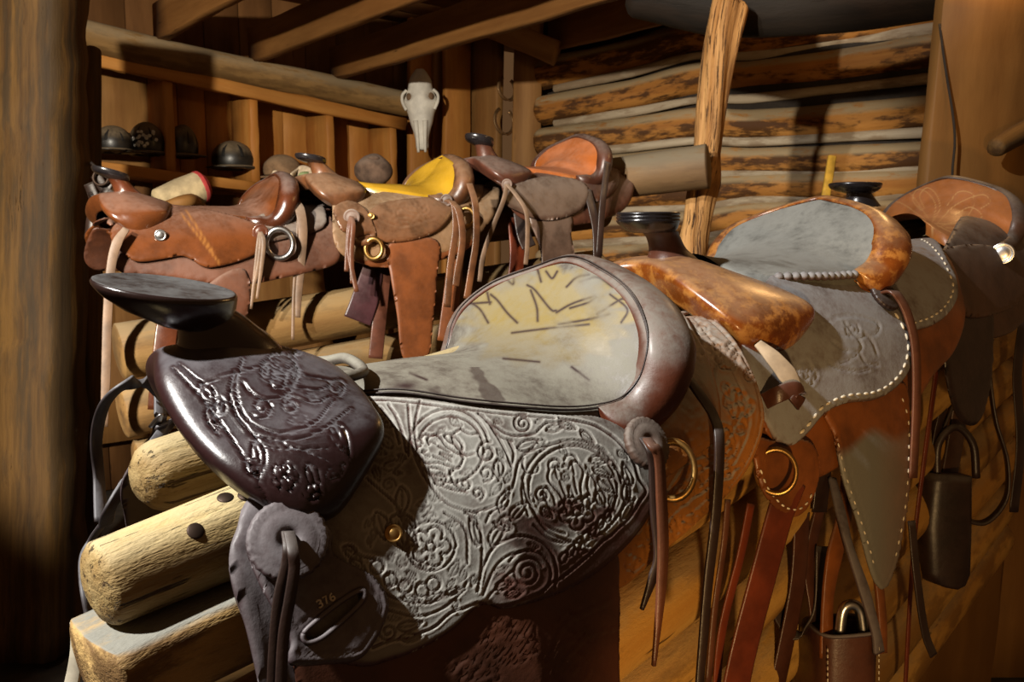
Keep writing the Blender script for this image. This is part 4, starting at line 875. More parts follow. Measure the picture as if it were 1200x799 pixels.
CB = rim_from(fB, [((x, y), 0) for x, y in ((812, 297), (832, 301), (850, 302), (868, 301), (884, 298), (899, 293), (912, 286), (924, 277), (934, 267), (943, 256), (950, 246), (957, 237), (962, 231))])
panel(BB, 'skirt', [('L', .60, 0), (1065, 262), (1092, 275), (1114, 302), (1126, 332), (1133, 368), (1120, 410), (1095, 440), (1062, 490), (1020, 520), (960, 560), (900, 560), (880, 470), (880, 380)], .002, .006, M['b_brown'], sB, res=.006)
panel(BB, 'fender', [(972, 470), (1055, 445), (1068, 480), (1070, 530), (1064, 600), (1052, 660), (1036, 692), (1022, 670), (1006, 610), (990, 560), (980, 510)], .010, .005, M['b_fender'], sB, res=.004, border=.012, bead=.001,
      extra=lambda px, py, d, x, phi: {'paint': np.clip((py-512+.25*(px-1000)+8*np.sin(px*.1))/14, 0, 1)*np.clip(1.25-np.abs(px-1008)/70, 0.3, 1)})  # brown top painted as the jockey's shadow, dusty grey below as lit
panel(BB, 'rear_jockey', [('L', .58, 0), (1062, 263), (1090, 276), (1110, 300), (1123, 330), (1122, 350), (1110, 368), (1094, 379), (1078, 384), (1060, 390), (1040, 370), (1020, 330)], .012, .005, M['b_jockey'], sB, res=.005, border=.006)
panel(BB, 'rigging_plate', [(886, 512), (910, 515), (936, 512), (955, 520), (963, 545), (958, 575), (946, 598), (932, 606), (915, 598), (898, 578), (888, 548)], .016, .005, M['b_brown'], sB, res=.004, border=.01)
panel(BB, 'front_jockey', [(838, 372), (870, 372), (905, 385), (930, 400), (945, 430), (935, 470), (918, 512), (900, 505), (884, 470), (868, 430), (850, 400)], .017, .005, M['b_brown'], sB, res=.004, border=.006)
te = Tool().spiral(945, 440, 4, 16, 0, 1.8).flower(945, 440, 12).line([(968, 380), (985, 370), (1010, 372), (1030, 380), (1025, 392), (1005, 395), (985, 392)], 1.2).line([(975, 400), (990, 410), (1005, 412), (1015, 425), (1030, 428)], 1.2).line([(990, 378), (998, 388), (1010, 405), (1000, 418), (985, 425)], 1.2).line([(1012, 390), (1022, 400), (1028, 415)], 1.2).spiral(1000, 385, 2, 9, 0, 1.5).line([(970, 425), (985, 432), (1005, 435), (1018, 432)], 1.2)
panel(BB, 'seat_jockey', [(905, 320), (960, 318), (1003, 322), (1030, 340), (1058, 368), (1072, 405), (1066, 435), (1048, 456), (1025, 467), (992, 471), (968, 484), (950, 505), (936, 518), (922, 521), (908, 510), (890, 470), (870, 400)], .020, .006, M['b_jockey'], sB, res=.003, tool=te(w=1.1, depth=.0016), border=.006)
stitches(BB, 'lacing', [(1035, 352), (1052, 372), (1064, 404), (1058, 432), (1043, 450), (1022, 460), (990, 464), (964, 477), (946, 499), (930, 515)], .0205, M['thread'], sB, gap=.0165, ln=.010, r=.0019)
stitches(BB, 'lacing', [(1078, 280), (1096, 293), (1110, 315), (1117, 338), (1108, 358), (1092, 371), (1070, 379)], .0125, M['thread'], sB, gap=.019, ln=.009, r=.0018)
stitches(BB, 'lacing', [(858, 378), (880, 384), (905, 392), (925, 402)], .0175, M['thread'], sB, gap=.02, ln=.009, r=.0024)
stitches(BB, 'lacing', [(889, 545), (900, 572), (917, 592), (933, 597), (945, 590), (953, 575)], .0165, M['thread'], sB, gap=.012, ln=.006, r=.0012)
stitches(BB, 'lacing', [(980, 512), (992, 560), (1008, 608), (1024, 662)], .0105, M['thread'], sB, gap=.017, ln=.006, r=.001)
stitches(BB, 'lacing', [(1055, 460), (1064, 490), (1065, 530), (1060, 600), (1049, 655)], .0105, M['thread'], sB, gap=.017, ln=.006, r=.001)
FORK_B = cutgrid(FORK, 1.05, 1.0, .95, 0, .028); FORK_B[2:5, 3:6, 0] += np.array([[.0, .01, .02], [.01, .022, .03], [.008, .018, .02]]); FORK_B[2:5, :, 2] -= np.array([.006, .014, .016])[:, None]
fork(fB, sB, M['b_hide'], FORK_B, nu=14, nv=10)
S = fork_surface(FORK_B, 12, 8); k = 12*5-1; row = S[6]; V, F = tube(fB.W(row[12:-6]), .003, 7); z = np.zeros(len(V)); mesh('swell_piping', V, F, M['b_jockey'], sB, {'g': z, 'm': z})
horn(fB, sB, M['f_dark'], [(.004, -.014, .046, .042), (.0, .0, .036, .034), (-.008, .014, .027, .025), (-.016, .03, .024, .023), (-.024, .04, .026, .025)], (-.046, .066, .044, .043, .014, (.014, .7)), M['c_black'], tilt=.04, layers=True)
def seatB(px, py, L):
    n = snoise(L*20, 4, 1., 4); q = np.exp(-((L[:, 0]-.40)/.022)**2-((L[:, 1]+.02)/.05)**2)
    return {'line': np.clip(q*.9+np.clip((n-.45)*3, 0, .6), 0, 1)}
seat(fB, sB, M['b_seat'], EB, CB, extra=seatB, nr=12, nc=30)
roll(fB, sB, M['b_hide'], EB, i0=5, w=.072, h=.012, drop=.06, lean=.75)
beads(fB, 'twisted_braid', EB[2:6]+np.array([0, -.004, -.006]), .0065, M['b_jockey'], sB, .0125)
ro, cB, nB = rosette(BB, 1036, 346, .025, .027, M['string'], sB, 22)
dB = (cB-CAM)@FW-.008
hang('saddle_string', [(1036, 343, dB), (1046, 342, dB-.02), (1056, 352, dB-.022), (1066, 375, dB-.022), (1073, 410, dB-.022), (1074, 470, dB-.02), (1070, 560, dB-.02)], .016, .004, M['string_brown'], sB)
hang('saddle_string', [(1084, 328, 1.62), (1096, 340, 1.60), (1103, 358, 1.585), (1102, 400, 1.58), (1094, 460, 1.575), (1083, 540, 1.57), (1070, 650, 1.57), (1060, 820, 1.57)], .016, .004, M['latigo'], sB, taper=[1, 1, 1, .8, .7, .6, .5, .5])
dW = depth_at(BB, 905, 450, .03)
hang('latigo_keeper', [(888, 402, dW), (905, 418, dW-.01), (922, 438, dW-.014), (932, 455, dW-.014)], .022, .004, M['pale'], sB, taper=[.5, .9, 1.1, .8], wdir=FW*.2+UP*.5+RT)
hang('latigo_keeper', [(896, 470, dW-.01), (912, 462, dW-.022), (930, 456, dW-.02), (937, 462, dW-.015), (930, 474, dW-.02)], .02, .004, M['f_dark'], sB, wdir=UP)
dee(BB, 907, 553, .020, .023, .003, M['brass'], sB, 1.15)
dL = depth_at(BB, 915, 590, .012)
hang('latigo_strap', [(930, 560, dL+.015), (915, 600, dL), (893, 680, dL-.01), (872, 760, dL-.015), (855, 840, dL-.015)], .042, .004, M['latigo'], sB)
hang('latigo_strap', [(880, 590, dL+.02), (868, 650, dL+.015), (846, 740, dL+.01), (838, 830, dL+.01)], .012, .003, M['latigo'], sB)
hang('stirrup_leather', [(975, 560, 1.30), (985, 600, 1.27), (995, 640, 1.25), (1012, 690, 1.24), (1026, 740, 1.235), (1030, 765, 1.235)], .022, .006, M['a_plate'], sB, taper=[.6, .8, .6, .9, .7, .9])
hang('stirrup_leather', [(992, 555, 1.31), (990, 600, 1.29), (978, 650, 1.27), (970, 700, 1.26), (968, 770, 1.255)], .03, .006, M['b_brown'], sB, taper=[.6, .9, 1, .7, .8])
hang('stirrup_leather', [(1000, 575, 1.30), (1012, 620, 1.27), (1026, 660, 1.26), (1033, 720, 1.255), (1034, 765, 1.25)], .016, .006, M['b_fender'], sB)
# hooded stirrup
tp = []
for (x0, x1, y, dd) in ((966, 1034, 748, .0), (964, 1036, 752, .012), (962, 1037, 775, .02), (960, 1036, 820, .03), (958, 1034, 870, .035)):
    a, b = P(x0, y, 1.235), P(x1, y-6, 1.235); c = (a+b)/2; u = (b-a)/2; v = FW*(.045+dd); th = np.linspace(0, 2*math.pi, 28, endpoint=False)
    tp.append([c+v+u*np.sign(math.cos(t))*abs(math.cos(t))**.5-v*np.sign(math.sin(t))*abs(math.sin(t))**.6 for t in th])
V, F = loft(tp, False); z = np.zeros(len(V)); st = mesh('stirrup', V, F, M['f_dark'], sB, {'g': z, 'm': z}, thick=.006)
mb = MB()
for xx, yy0, yy1 in ((970, 760, 840), (1030, 758, 840)):
    y = yy0
    while y < yy1: V, F = tube(np.array([P(xx, y, 1.232), P(xx, y+4, 1.232)]), .0009, 5); mb.add(V, F); y += 7
mb.build('lacing', M['thread'], st); tb = np.vstack([tp[0], tp[0][:1]]); V, F = tube(tb, .0032, 7); z = np.zeros(len(V)); mesh('rim', V, F, M['a_plate'], st, {'g': z, 'm': z})
tr = cr(np.array([P(984, 742, 1.25), P(988, 715, 1.25), P(998, 708, 1.25), P(1008, 716, 1.25), P(1012, 742, 1.25)]), 6); V, F = tube(tr, .008, 8); mesh('stirrup_bolt', V, F, M['steel'], st, {'lc': V})
for pts, w, mt in (([(940, 600, 1.3), (935, 680, 1.29), (920, 760, 1.285), (905, 830, 1.28)], .03, 'f_dark'), ([(962, 590, 1.32), (948, 660, 1.31), (955, 730, 1.3), (948, 830, 1.3)], .02, 'f_dark'), ([(893, 600, 1.29), (905, 690, 1.3), (930, 740, 1.3), (960, 720, 1.3), (965, 640, 1.31)], .03, 'string'), ([(1068, 610, 1.45), (1075, 680, 1.44), (1084, 740, 1.44), (1094, 768, 1.44)], .017, 'string'), ([(968, 470, 1.31), (966, 540, 1.3), (960, 600, 1.3)], .03, 'string')):
    hang('hanging_strap', pts, w, .004, M[mt], sB)

# ---------------------------------------------------------------- third saddle at the right edge
fC = Frame(1008, 234, 1.66, (1800, 190)); BC = Barrel(fC, rear=.05, dz=.01)
sC = saddle_root(fC, 'rightmost saddle with orange petal tooled seat and black horn cap, cut by the picture edge', FG)
panel(BC, 'skirt', [('L', .58, 0), ('L', .62, .6), ('L', .60, .9), (1206, 372), (1185, 390), (1150, 398), (1112, 390), (1088, 362), ('L', .05, .5)], .002, .006, M['c_dark'], sC, res=.008)
panel(BC, 'fender', [(1108, 362), (1160, 358), (1166, 400), (1160, 465), (1146, 498), (1124, 488), (1110, 430)], .010, .006, M['string'], sC, res=.008)
panel(BC, 'seat_jockey', [(1095, 295), (1130, 285), (1166, 287), (1192, 300), (1206, 328), (1202, 348), (1182, 362), (1150, 371), (1125, 366), (1095, 350), (1080, 320)], .018, .006, M['c_dark'], sC, res=.005, border=.006, bead=.001)
fork(fC, sC, M['c_dark'], cutgrid(FORK, .7, .55, .9, -.045), nu=8, nv=6)
horn(fC, sC, M['c_black'], [(.004, -.014, .04, .036), (.0, .0, .03, .028), (-.006, .014, .024, .022), (-.012, .024, .024, .022)], (-.02, .032, .050, .048, .008, .012), M['c_black'], tilt=.06)
ptl = Tool()
for a, b in (((1092, 262), (1075, 222)), ((1092, 262), (1086, 220)), ((1095, 262), (1140, 228)), ((1098, 264), (1150, 252)), ((1092, 266), (1125, 278))):
    a, b = np.array(a), np.array(b); u = b-a; v = np.array([-u[1], u[0]])*.28
    ptl.line([a, a+u*.4+v, a+u*.8+v*.8, b, a+u*.8-v*.8, a+u*.45-v*.5], 1.)
ptl.line([(1098, 262), (1120, 240), (1150, 228), (1160, 236), (1150, 244)], 1).line([(1100, 266), (1130, 256), (1150, 258), (1148, 270), (1138, 268)], 1).line([(1085, 258), (1060, 240), (1045, 235)], 1).line([(1086, 264), (1062, 256), (1048, 258)], 1).line([(1088, 256), (1068, 228), (1055, 226)], 1)
def seatC(px, py, L):
    h, g = ptl(w=.8)(px, py, np.full(len(px), .1)); return {'line': g*.8}
EC = rim_from(fC, [((1085, 262), -.05), ((1098, 270), -.08), ((1112, 277), -.105), ((1130, 282), -.125), ((1148, 286), -.14), ((1165, 287), -.15), ((1180, 277), (1026, 242)), ((1188, 258), (1030, 227)), ((1186, 238), (1042, 217)), ((1172, 223), (1062, 211)), ((1145, 213), (1085, 208)), ((1112, 207), 0)])
CC = rim_from(fC, [((x, y), 0) for x, y in ((1062, 250), (1068, 254), (1075, 256), (1082, 256), (1088, 254), (1093, 249), (1097, 242), (1101, 234), (1105, 225), (1108, 217), (1110, 211), (1112, 207))])
seat(fC, sC, M['c_seat'], EC, CC, extra=seatC, nr=14, nc=40); roll(fC, sC, M['c_dark'], EC, i0=5, w=.05, h=.010, lean=.7)
concho(BC, 1175, 297, .024, .022, M['steel'], sC)
hang('stirrup_leather', [(1150, 365, 1.83), (1158, 430, 1.80), (1166, 490, 1.79), (1180, 540, 1.79), (1178, 585, 1.79), (1152, 612, 1.79), (1118, 600, 1.79), (1098, 570, 1.80), (1100, 520, 1.81), (1118, 470, 1.83)], .036, .006, M['string'], sC, wdir=FW+RT*.4)
hang('stirrup_leather', [(1125, 380, 1.85), (1128, 450, 1.84), (1122, 500, 1.84), (1112, 560, 1.83)], .05, .006, M['c_dark'], sC)
tp = []
for (x0, x1, y) in ((1094, 1146, 556), (1090, 1146, 565), (1084, 1146, 620), (1086, 1144, 672), (1092, 1138, 684), (1104, 1128, 688)):
    a, b = P(x0, y, 1.76), P(x1, y+4, 1.76); c = (a+b)/2; u = (b-a)/2; v = FW*.05; th = np.linspace(0, 2*math.pi, 28, endpoint=False)
    tp.append([c+v+u*np.sign(math.cos(t))*abs(math.cos(t))**.5-v*np.sign(math.sin(t))*abs(math.sin(t))**.6 for t in th])
V, F = loft(tp); z = np.zeros(len(V)); st = mesh('stirrup', V, F, M['string'], sC, {'g': z, 'm': z})
V, F = tube(cr(np.array([P(1098, 560, 1.79), P(1100, 520, 1.79), P(1120, 500, 1.79), P(1140, 520, 1.79), P(1144, 560, 1.79)]), 6), .008, 8); mesh('stirrup_bow', V, F, M['string'], st, {'g': np.zeros(len(V)), 'm': np.zeros(len(V))})
for pts, w, mt in (([(1200, 370, 1.9), (1192, 440, 1.88), (1196, 520, 1.87), (1188, 600, 1.87)], .03, 'string'), ([(1140, 375, 1.85), (1130, 420, 1.82), (1108, 470, 1.8), (1096, 520, 1.8), (1088, 590, 1.8)], .02, 'string')):
    hang('hanging_strap', pts, w, .004, M[mt], sC)

# ---------------------------------------------------------------- saddles on the back rack
BG = 'saddles on the back log rack'
fD = Frame(150, 226, 2.15, (1950, 195)); BD = Barrel(fD, rear=.05, front=.1, dz=-.005)
sD = saddle_root(fD, 'glossy chestnut saddle with big nickel ring, leftmost on the back rack', BG)
panel(BD, 'skirt', [('L', .62, 0), (372, 240), (392, 262), (400, 290), (396, 306), (375, 315), (330, 325), (290, 332), (240, 330), (180, 322), (143, 318), (130, 290), (140, 250), ('L', -.03, .4)], .002, .006, M['d_skirt'], sD, res=.008, border=.012)
panel(BD, 'fender', [(262, 320), (288, 316), (294, 350), (285, 385), (272, 420), (235, 440), (225, 400), (230, 350)], .008, .005, M['d_skirt'], sD, res=.008)
panel(BD, 'rear_jockey', [('L', .57, 0), (352, 225), (372, 236), (383, 252), (380, 264), (362, 272), (335, 278), (318, 281), (300, 276), (305, 250)], .014, .006, M['d_grey'], sD, res=.006, border=.008)
def creaseD(px, py, d, x, phi):
    p = np.column_stack([px, py]); o = np.zeros(len(px))
    for a, b in (((212, 250), (257, 308)), ((218, 246), (250, 296))):
        a, b = np.array(a, float), np.array(b, float); e = b-a; t = np.clip(((p-a)@e)/(e@e), 0, 1); o = np.maximum(o, np.exp(-(np.linalg.norm(p-a-t[:, None]*e, axis=1)/1.1)**2)*.5)
    return {'line': o}
panel(BD, 'seat_jockey', [(150, 252), (205, 238), (240, 244), (300, 260), (312, 268), (313, 284), (300, 296), (276, 306), (250, 312), (236, 310), (225, 303), (212, 298), (190, 302), (165, 305), (150, 300), (134, 285), (130, 268)], .018, .006, M['d_leather'], sD, res=.005, border=.007, extra=creaseD)
FORK_D = cutgrid(FORK, 1.05, .92, .9, 0, .0); fork(fD, sD, M['d_leather'], FORK_D, nu=10, nv=8)
horn(fD, sD, M['d_dark'], [(.004, -.014, .042, .036), (-.0, .0, .032, .028), (-.012, .02, .026, .023), (-.024, .038, .026, .023)], (-.036, .056, .042, .038, .012, .014), M['c_black'], tilt=.3)
ED = xf(EA, 1., .95, .95, .008); CD = xf(CA, 1., 1, .95, .004)
seat(fD, sD, M['d_leather'], ED, CD, nr=9, nc=20); roll(fD, sD, M['d_dark'], ED, i0=4, w=.055, h=.016, drop=.06)
concho(BD, 188, 276, .026, .014, M['steel'], sD)
dee(BD, 327, 288, .016, .033, .007, M['steel'], sD, 1.15)
concho(BD, 305, 272, .028, .02, M['d_dark'], sD, 'rosette')
d0 = depth_at(BD, 305, 290, .03)
for i, (xa, xb, ln) in enumerate(((303, 294, 362), (309, 301, 350), (306, 296, 340))): hang('saddle_string', [(305, 272, d0), (xa, 284, d0-.01), ((xa+xb)/2+1, 315, d0-.01), (xb, ln, d0-.01)], .011, .004, M['string_tan'], sD, taper=[1, 1, .9, .6])
d1 = depth_at(BD, 352, 260, .03)
hang('saddle_string', [(344, 232, d1+.03), (351, 244, d1), (355, 270, d1-.01), (353, 310, d1-.01), (350, 345, d1-.01), (349, 372, d1-.01)], .022, .004, M['string_tan'], sD, taper=[.8, 1.2, 1.1, .9, .8, .6]); hang('saddle_string', [(350, 250, d1), (347, 300, d1-.015), (344, 350, d1-.015), (343, 398, d1-.015)], .008, .004, M['string_tan'], sD)
d2 = depth_at(BD, 140, 290, .03)
hang('saddle_string', [(148, 268, d2+.01), (137, 285, d2-.01), (130, 315, d2-.015), (126, 370, d2-.015), (124, 440, d2-.015), (122, 500, d2-.015)], .022, .004, M['string_tan'], sD, taper=[.7, 1, .9, .9, .9, .7])
hang('rigging_strap', [(193, 320, d1-.09), (215, 313, d1-.1), (232, 312, d1-.09)], .03, .006, M['d_leather'], sD, wdir=UP); hang('rigging_strap', [(182, 305, d1-.09), (183, 330, d1-.09)], .012, .006, M['steel'], sD)
for pts, w in (([(200, 330, 2.1), (196, 380, 2.08), (190, 430, 2.07), (186, 480, 2.07)], .05), ([(225, 330, 2.12), (222, 390, 2.1), (232, 450, 2.1)], .04)): hang('stirrup_leather', pts, w, .006, M['d_dark'], sD)

fE = Frame(382, 204, 2.38, (1950, 180)); BE = Barrel(fE, rear=.02, front=.05)
sE = saddle_root(fE, 'brown saddle with a bright yellow padded seat, middle of the back rack', BG)
panel(BE, 'skirt', [('L', .64, 0), (556, 180), (574, 194), (584, 215), (584, 240), (572, 262), (552, 282), (520, 296), (470, 304), (425, 305), (400, 296), (390, 270), (390, 230), ('L', 0, .3)], .002, .006, M['e_tan'], sE, res=.008, border=.012)
panel(BE, 'skirt_lining', [(392, 262), (430, 290), (480, 290), (548, 272), (556, 284), (530, 300), (480, 312), (440, 312), (432, 310), (410, 300)], .000, .006, M['e_rust'], sE, res=.01)
panel(BE, 'rear_jockey', [('L', .57, 0), (535, 178), (555, 190), (566, 210), (565, 228), (552, 240), (530, 248), (512, 250), (505, 230)], .012, .006, M['e_tan'], sE, res=.007, border=.006)
panel(BE, 'fender', [(456, 285), (512, 280), (513, 320), (509, 370), (504, 415), (490, 424), (472, 418), (466, 370), (458, 320)], .008, .005, M['e_rust'], sE, res=.007, border=.01)
te = Tool().tulip(480, 250, 0, 30, 18).leaf(470, 240, 20, 30, 5).leaf(460, 258, 0, 30, 5).line([(440, 255), (470, 265), (510, 255)], 1).line([(500, 240), (480, 262)], 1)
panel(BE, 'seat_jockey', [(432, 246), (450, 236), (500, 230), (530, 232), (531, 246), (522, 262), (505, 274), (480, 281), (455, 283), (440, 280), (425, 284), (412, 280), (405, 262)], .016, .006, M['e_brown'], sE, res=.004, tool=te(w=.8, depth=.0014), border=.007)
slotE = [(418, 278), (432, 273), (436, 275), (424, 281)]
panel(BE, 'rigging_plate', [(391, 245), (402, 235), (416, 235), (430, 245), (438, 262), (441, 275), (435, 285), (420, 287), (412, 282), (412, 272), (400, 268)], .024, .006, M['e_brown'], sE, res=.004, holes=[slotE], mirror=False)
fork(fE, sE, M['e_brown'], cutgrid(FORK, 1.05, .85, .9), nu=10, nv=8)
horn(fE, sE, M['e_brown'], [(.004, -.012, .044, .036), (-.006, .004, .034, .028), (-.018, .02, .028, .024), (-.028, .032, .026, .024)], (-.042, .05, .042, .038, .012, .01), M['c_black'], tilt=.2)
EE = xf(EA, 1., .95, .95, .008); CE = xf(CA, 1., 1, .95, .004)
seat(fE, sE, M['e_yellow'], EE, CE, nr=9, nc=20, swell=.008); roll(fE, sE, M['e_brown'], EE, i0=4, w=.062, h=.02, drop=.06)
concho(BE, 412, 255, .032, .022, M['d_grey'], sE, 'rosette'); concho(BE, 523, 235, .024, .018, M['d_grey'], sE, 'rosette'); concho(BE, 435, 253, .026, .009, M['brass'], sE)
dee(BE, 437, 293, .014, .022, .006, M['brass'], sE, 1.2); dee(BE, 546, 257, .012, .022, .006, M['brass'], sE, 1.2)
g0 = depth_at(BE, 412, 258, .045)
for xa, xb, ln in ((408, 406, 318), (413, 413, 332), (410, 418, 342)): hang('saddle_string', [(412, 254, g0), (xa+1, 266, g0-.015), (xa-1, 295, g0-.015), (xb, ln, g0-.015)], .012, .004, M['string_brown'], sE)
g1 = depth_at(BE, 525, 250, .04)
for pts in ([(523, 235, g1), (532, 240, g1-.012), (534, 270, g1-.015), (528, 310, g1-.015), (524, 360, g1-.015)], [(524, 234, g1), (537, 246, g1-.015), (542, 280, g1-.015), (536, 320, g1-.015), (534, 335, g1-.015)], [(550, 215, g1), (557, 240, g1-.02), (558, 280, g1-.02), (552, 320, g1-.02), (547, 350, g1-.02)]): hang('saddle_string', pts, .02, .004, M['e_brown'], sE)
hang('billet_strap', [(440, 292, 2.38), (436, 320, 2.35), (428, 350, 2.33), (419, 376, 2.32)], .075, .006, M['e_purple'], sE, taper=[.5, .8, 1., 1.05]); hang('billet_strap', [(452, 300, 2.38), (448, 340, 2.36), (444, 380, 2.35), (440, 420, 2.35)], .04, .006, M['f_dark'], sE)
hang('stirrup_leather', [(534, 300, 2.45), (530, 340, 2.43), (522, 400, 2.42)], .05, .005, M['e_rust'], sE)

fF = Frame(572, 184, 2.66, (1800, 160)); BF = Barrel(fF, rear=.04, dz=.0)
sF = saddle_root(fF, 'saddle with bright orange seat back, rightmost on the back rack beside the log end', BG)
panel(BF, 'skirt', [('L', .66, 0), (722, 182), (738, 200), (743, 225), (730, 246), (700, 258), (660, 264), (620, 258), (598, 240), (588, 215), ('L', 0, .3)], .002, .008, M['f_dark'], sF, res=.01)
panel(BF, 'fender', [(622, 248), (668, 250), (670, 275), (674, 300), (668, 330), (640, 330), (634, 290)], .008, .006, M['f_brown'], sF, res=.01)
panel(BF, 'rear_jockey', [('L', .58, 0), (710, 180), (722, 192), (726, 212), (716, 228), (690, 236), (680, 215)], .012, .006, M['f_dark'], sF, res=.008)
panel(BF, 'seat_jockey', [(605, 214), (640, 205), (672, 208), (688, 216), (690, 232), (680, 246), (655, 256), (632, 256), (610, 247), (594, 238), (590, 226)], .018, .007, M['f_brown'], sF, res=.007, border=.008)
fork(fF, sF, M['f_dark'], cutgrid(FORK, 1.1, .95, .95), nu=8, nv=7)
horn(fF, sF, M['f_dark'], [(.004, -.012, .04, .034), (-.006, .01, .032, .028), (-.014, .03, .028, .026), (-.02, .046, .03, .028)], (-.03, .062, .046, .042, .016, .016), M['c_black'], tilt=.25)
EF = xf(EA, 1., 1., 1.0, .012); CF = xf(CA, 1., 1, 1, .01); CF[6:, 2] += .012; EF[8:, 2] += .012
seat(fF, sF, M['f_orange'], EF, CF, nr=9, nc=20); roll(fF, sF, M['f_dark'], EF, i0=4, w=.055, h=.018, drop=.05)
concho(BF, 594, 216, .026, .016, M['d_grey'], sF, 'rosette'); q0 = depth_at(BF, 600, 230, .04)
hang('saddle_string', [(594, 216, q0), (590, 235, q0-.01), (578, 265, q0-.01), (566, 300, q0-.01), (562, 330, q0-.01)], .014, .004, M['string_tan'], sF); hang('saddle_string', [(594, 216, q0), (606, 230, q0-.01), (617, 250, q0-.015), (618, 285, q0-.015), (616, 310, q0-.015)], .014, .004, M['string_tan'], sF)
q1 = depth_at(BF, 702, 230, .03)
hang('saddle_string', [(712, 190, q1+.02), (709, 215, q1), (706, 240, q1-.02), (702, 300, q1-.02)], .022, .005, M['string'], sF); hang('saddle_string', [(688, 222, q1), (694, 245, q1-.02), (699, 270, q1-.02), (700, 305, q1-.02)], .03, .005, M['string'], sF)
hang('stirrup_leather', [(603, 255, 2.66), (606, 300, 2.65), (600, 350, 2.64)], .05, .006, M['latigo'], sF); hang('hanging_strap', [(610, 250, 2.64), (614, 275, 2.63), (620, 290, 2.63)], .05, .006, M['string'], sF)

# ---------------------------------------------------------------- small things on the shelf, the posts and between the racks
def blob(c, r3, seed=0, rough=.04, n=22, m=30, half=False, rot=None):
    th = np.linspace(0, math.pi*(.62 if half else 1), n); ph = np.linspace(0, 2*math.pi, m, endpoint=False); V = []
    for t in th: V.append(np.column_stack([np.sin(t)*np.cos(ph), np.sin(t)*np.sin(ph), np.full(m, math.cos(t))]))
    V = np.array(V); f = V.reshape(-1, 3); k = 1+rough*snoise(f*2, seed); f = f*k[:, None]*np.array(r3)
    if rot is not None: f = f@np.array(rot)
    return (f+c), gridfaces(n, m, False, True)
def helmet(px, py, w, h, label, seed, turn=0., mat='helmet'):
    z = Zc(px)+.12; c = P(px, py, z); r = w/2000*z; hh = h/1000*z; root = empty('helmet', c-ZU*hh*.5, label, 'helmet', 'helmets on the cubby shelf')
    R = np.array([[math.cos(turn), math.sin(turn), 0], [-math.sin(turn), math.cos(turn), 0], [0, 0, 1]])
    V, F = blob(c-ZU*hh*.1, (r*1.08, r*.92, hh*.6), seed, .012, half=True, rot=R); z0 = np.zeros(len(V)); mesh('shell', V, F, M[mat], root, {'g': z0, 'm': z0}, thick=.008)
    for k in range(3):
        a = turn+math.pi*k/3; u = np.array([math.cos(a), math.sin(a), 0]); t = np.linspace(-1.45, 1.45, 24); p = np.array([c-ZU*hh*.1+u*math.sin(q)*r*1.03+ZU*math.cos(q)*hh*.615 for q in t]); V, F = ribbon(p, .018, .005, np.cross(u, ZU)); z0 = np.zeros(len(V)); mesh('ridge', V, F, M['black'], root, {'g': z0, 'm': z0})
    p = np.array([c-ZU*hh*.36+R.T@np.array([r*1.1*math.cos(q), r*.95*math.sin(q), 0]) for q in np.linspace(0, 6.2832, 40)]); V, F = tube(p, .012, 8); z0 = np.zeros(len(V)); mesh('rim', V, F, M['helmet'], root, {'g': z0, 'm': z0})
    f = R.T@np.array([-.35, -.94, 0]); p = np.array([c-ZU*hh*.40+f*r*1.05+R.T@np.array([r*.75*s, -.03*(1-s*s)*3+.03, 0]) for s in np.linspace(-1, 1, 12)]); V, F = ribbon(p, .07, .008, f); z0 = np.zeros(len(V)); mesh('visor', V, F, M['helmet'], root, {'g': z0, 'm': z0})
    return root, c, r, hh
helmet(99, 163, 34, 34, 'black dusty helmet half hidden behind the left post, at the left end of the shelf', 1)
helmet(133, 165, 36, 32, 'low dusty black helmet second from the left post on the shelf', 2, .5)
hm, hc, hr, hh = helmet(172, 165, 34, 40, 'tall black helmet with white patterned front, third on the shelf', 3, .2)
mb = MB()
for k in range(26):
    a = rng.uniform(-2.5, -.6); t = rng.uniform(1.0, 1.75); d = np.array([math.sin(t)*math.cos(a)*hr*1.10, math.sin(t)*math.sin(a)*hr*.95, math.cos(t)*hh*.62]); V, F = blob(hc-ZU*hh*.1+d, (.011, .011, .011), k, .1, 6, 8); mb.add(V, F)
mb.build('white_pattern', M['white'], hm)
helmet(215, 168, 30, 40, 'narrow dusty helmet just right of the first cubby divider', 4, 1.2)
helmet(273, 184, 42, 34, 'wide dusty black helmet at the right end of the second cubby', 5, .3)
# tan hat and fur cap further along the shelf
c = P(330, 199, Zc(330)+.1); rt = empty('hat', c-ZU*.09, 'rounded tan felt hat lying behind the horn of the yellow seated saddle', 'hat')
V, F = blob(c, (.11, .09, .085), 6, .05, half=True); z0 = np.zeros(len(V)); mesh('crown', V, F, M['felt'], rt, {'g': z0, 'm': z0}, thick=.006)
V, F = lathe(c-ZU*.05, ZU, [(.10, .0), (.15, -.006), (.155, .0), (.15, .006), (.10, .012)], 30); z0 = np.zeros(len(V)); mesh('brim', V, F, M['felt'], rt, {'g': z0, 'm': z0})
c = P(438, 200, 4.4); rt = empty('fur_cap', c-ZU*.09, 'grey brown fur cap on the shelf right behind the yellow seat', 'cap')
V, F = blob(c, (.095, .085, .085), 9, .08); z0 = np.zeros(len(V)); mesh('crown', V, F, M['fur'], rt, {'g': z0, 'm': z0})
V, F = blob(c+np.array([.01, -.05, .055]), (.03, .025, .02), 9, .1); z0 = np.zeros(len(V)); mesh('tassel', V, F, M['fur'], rt, {'g': z0, 'm': z0})

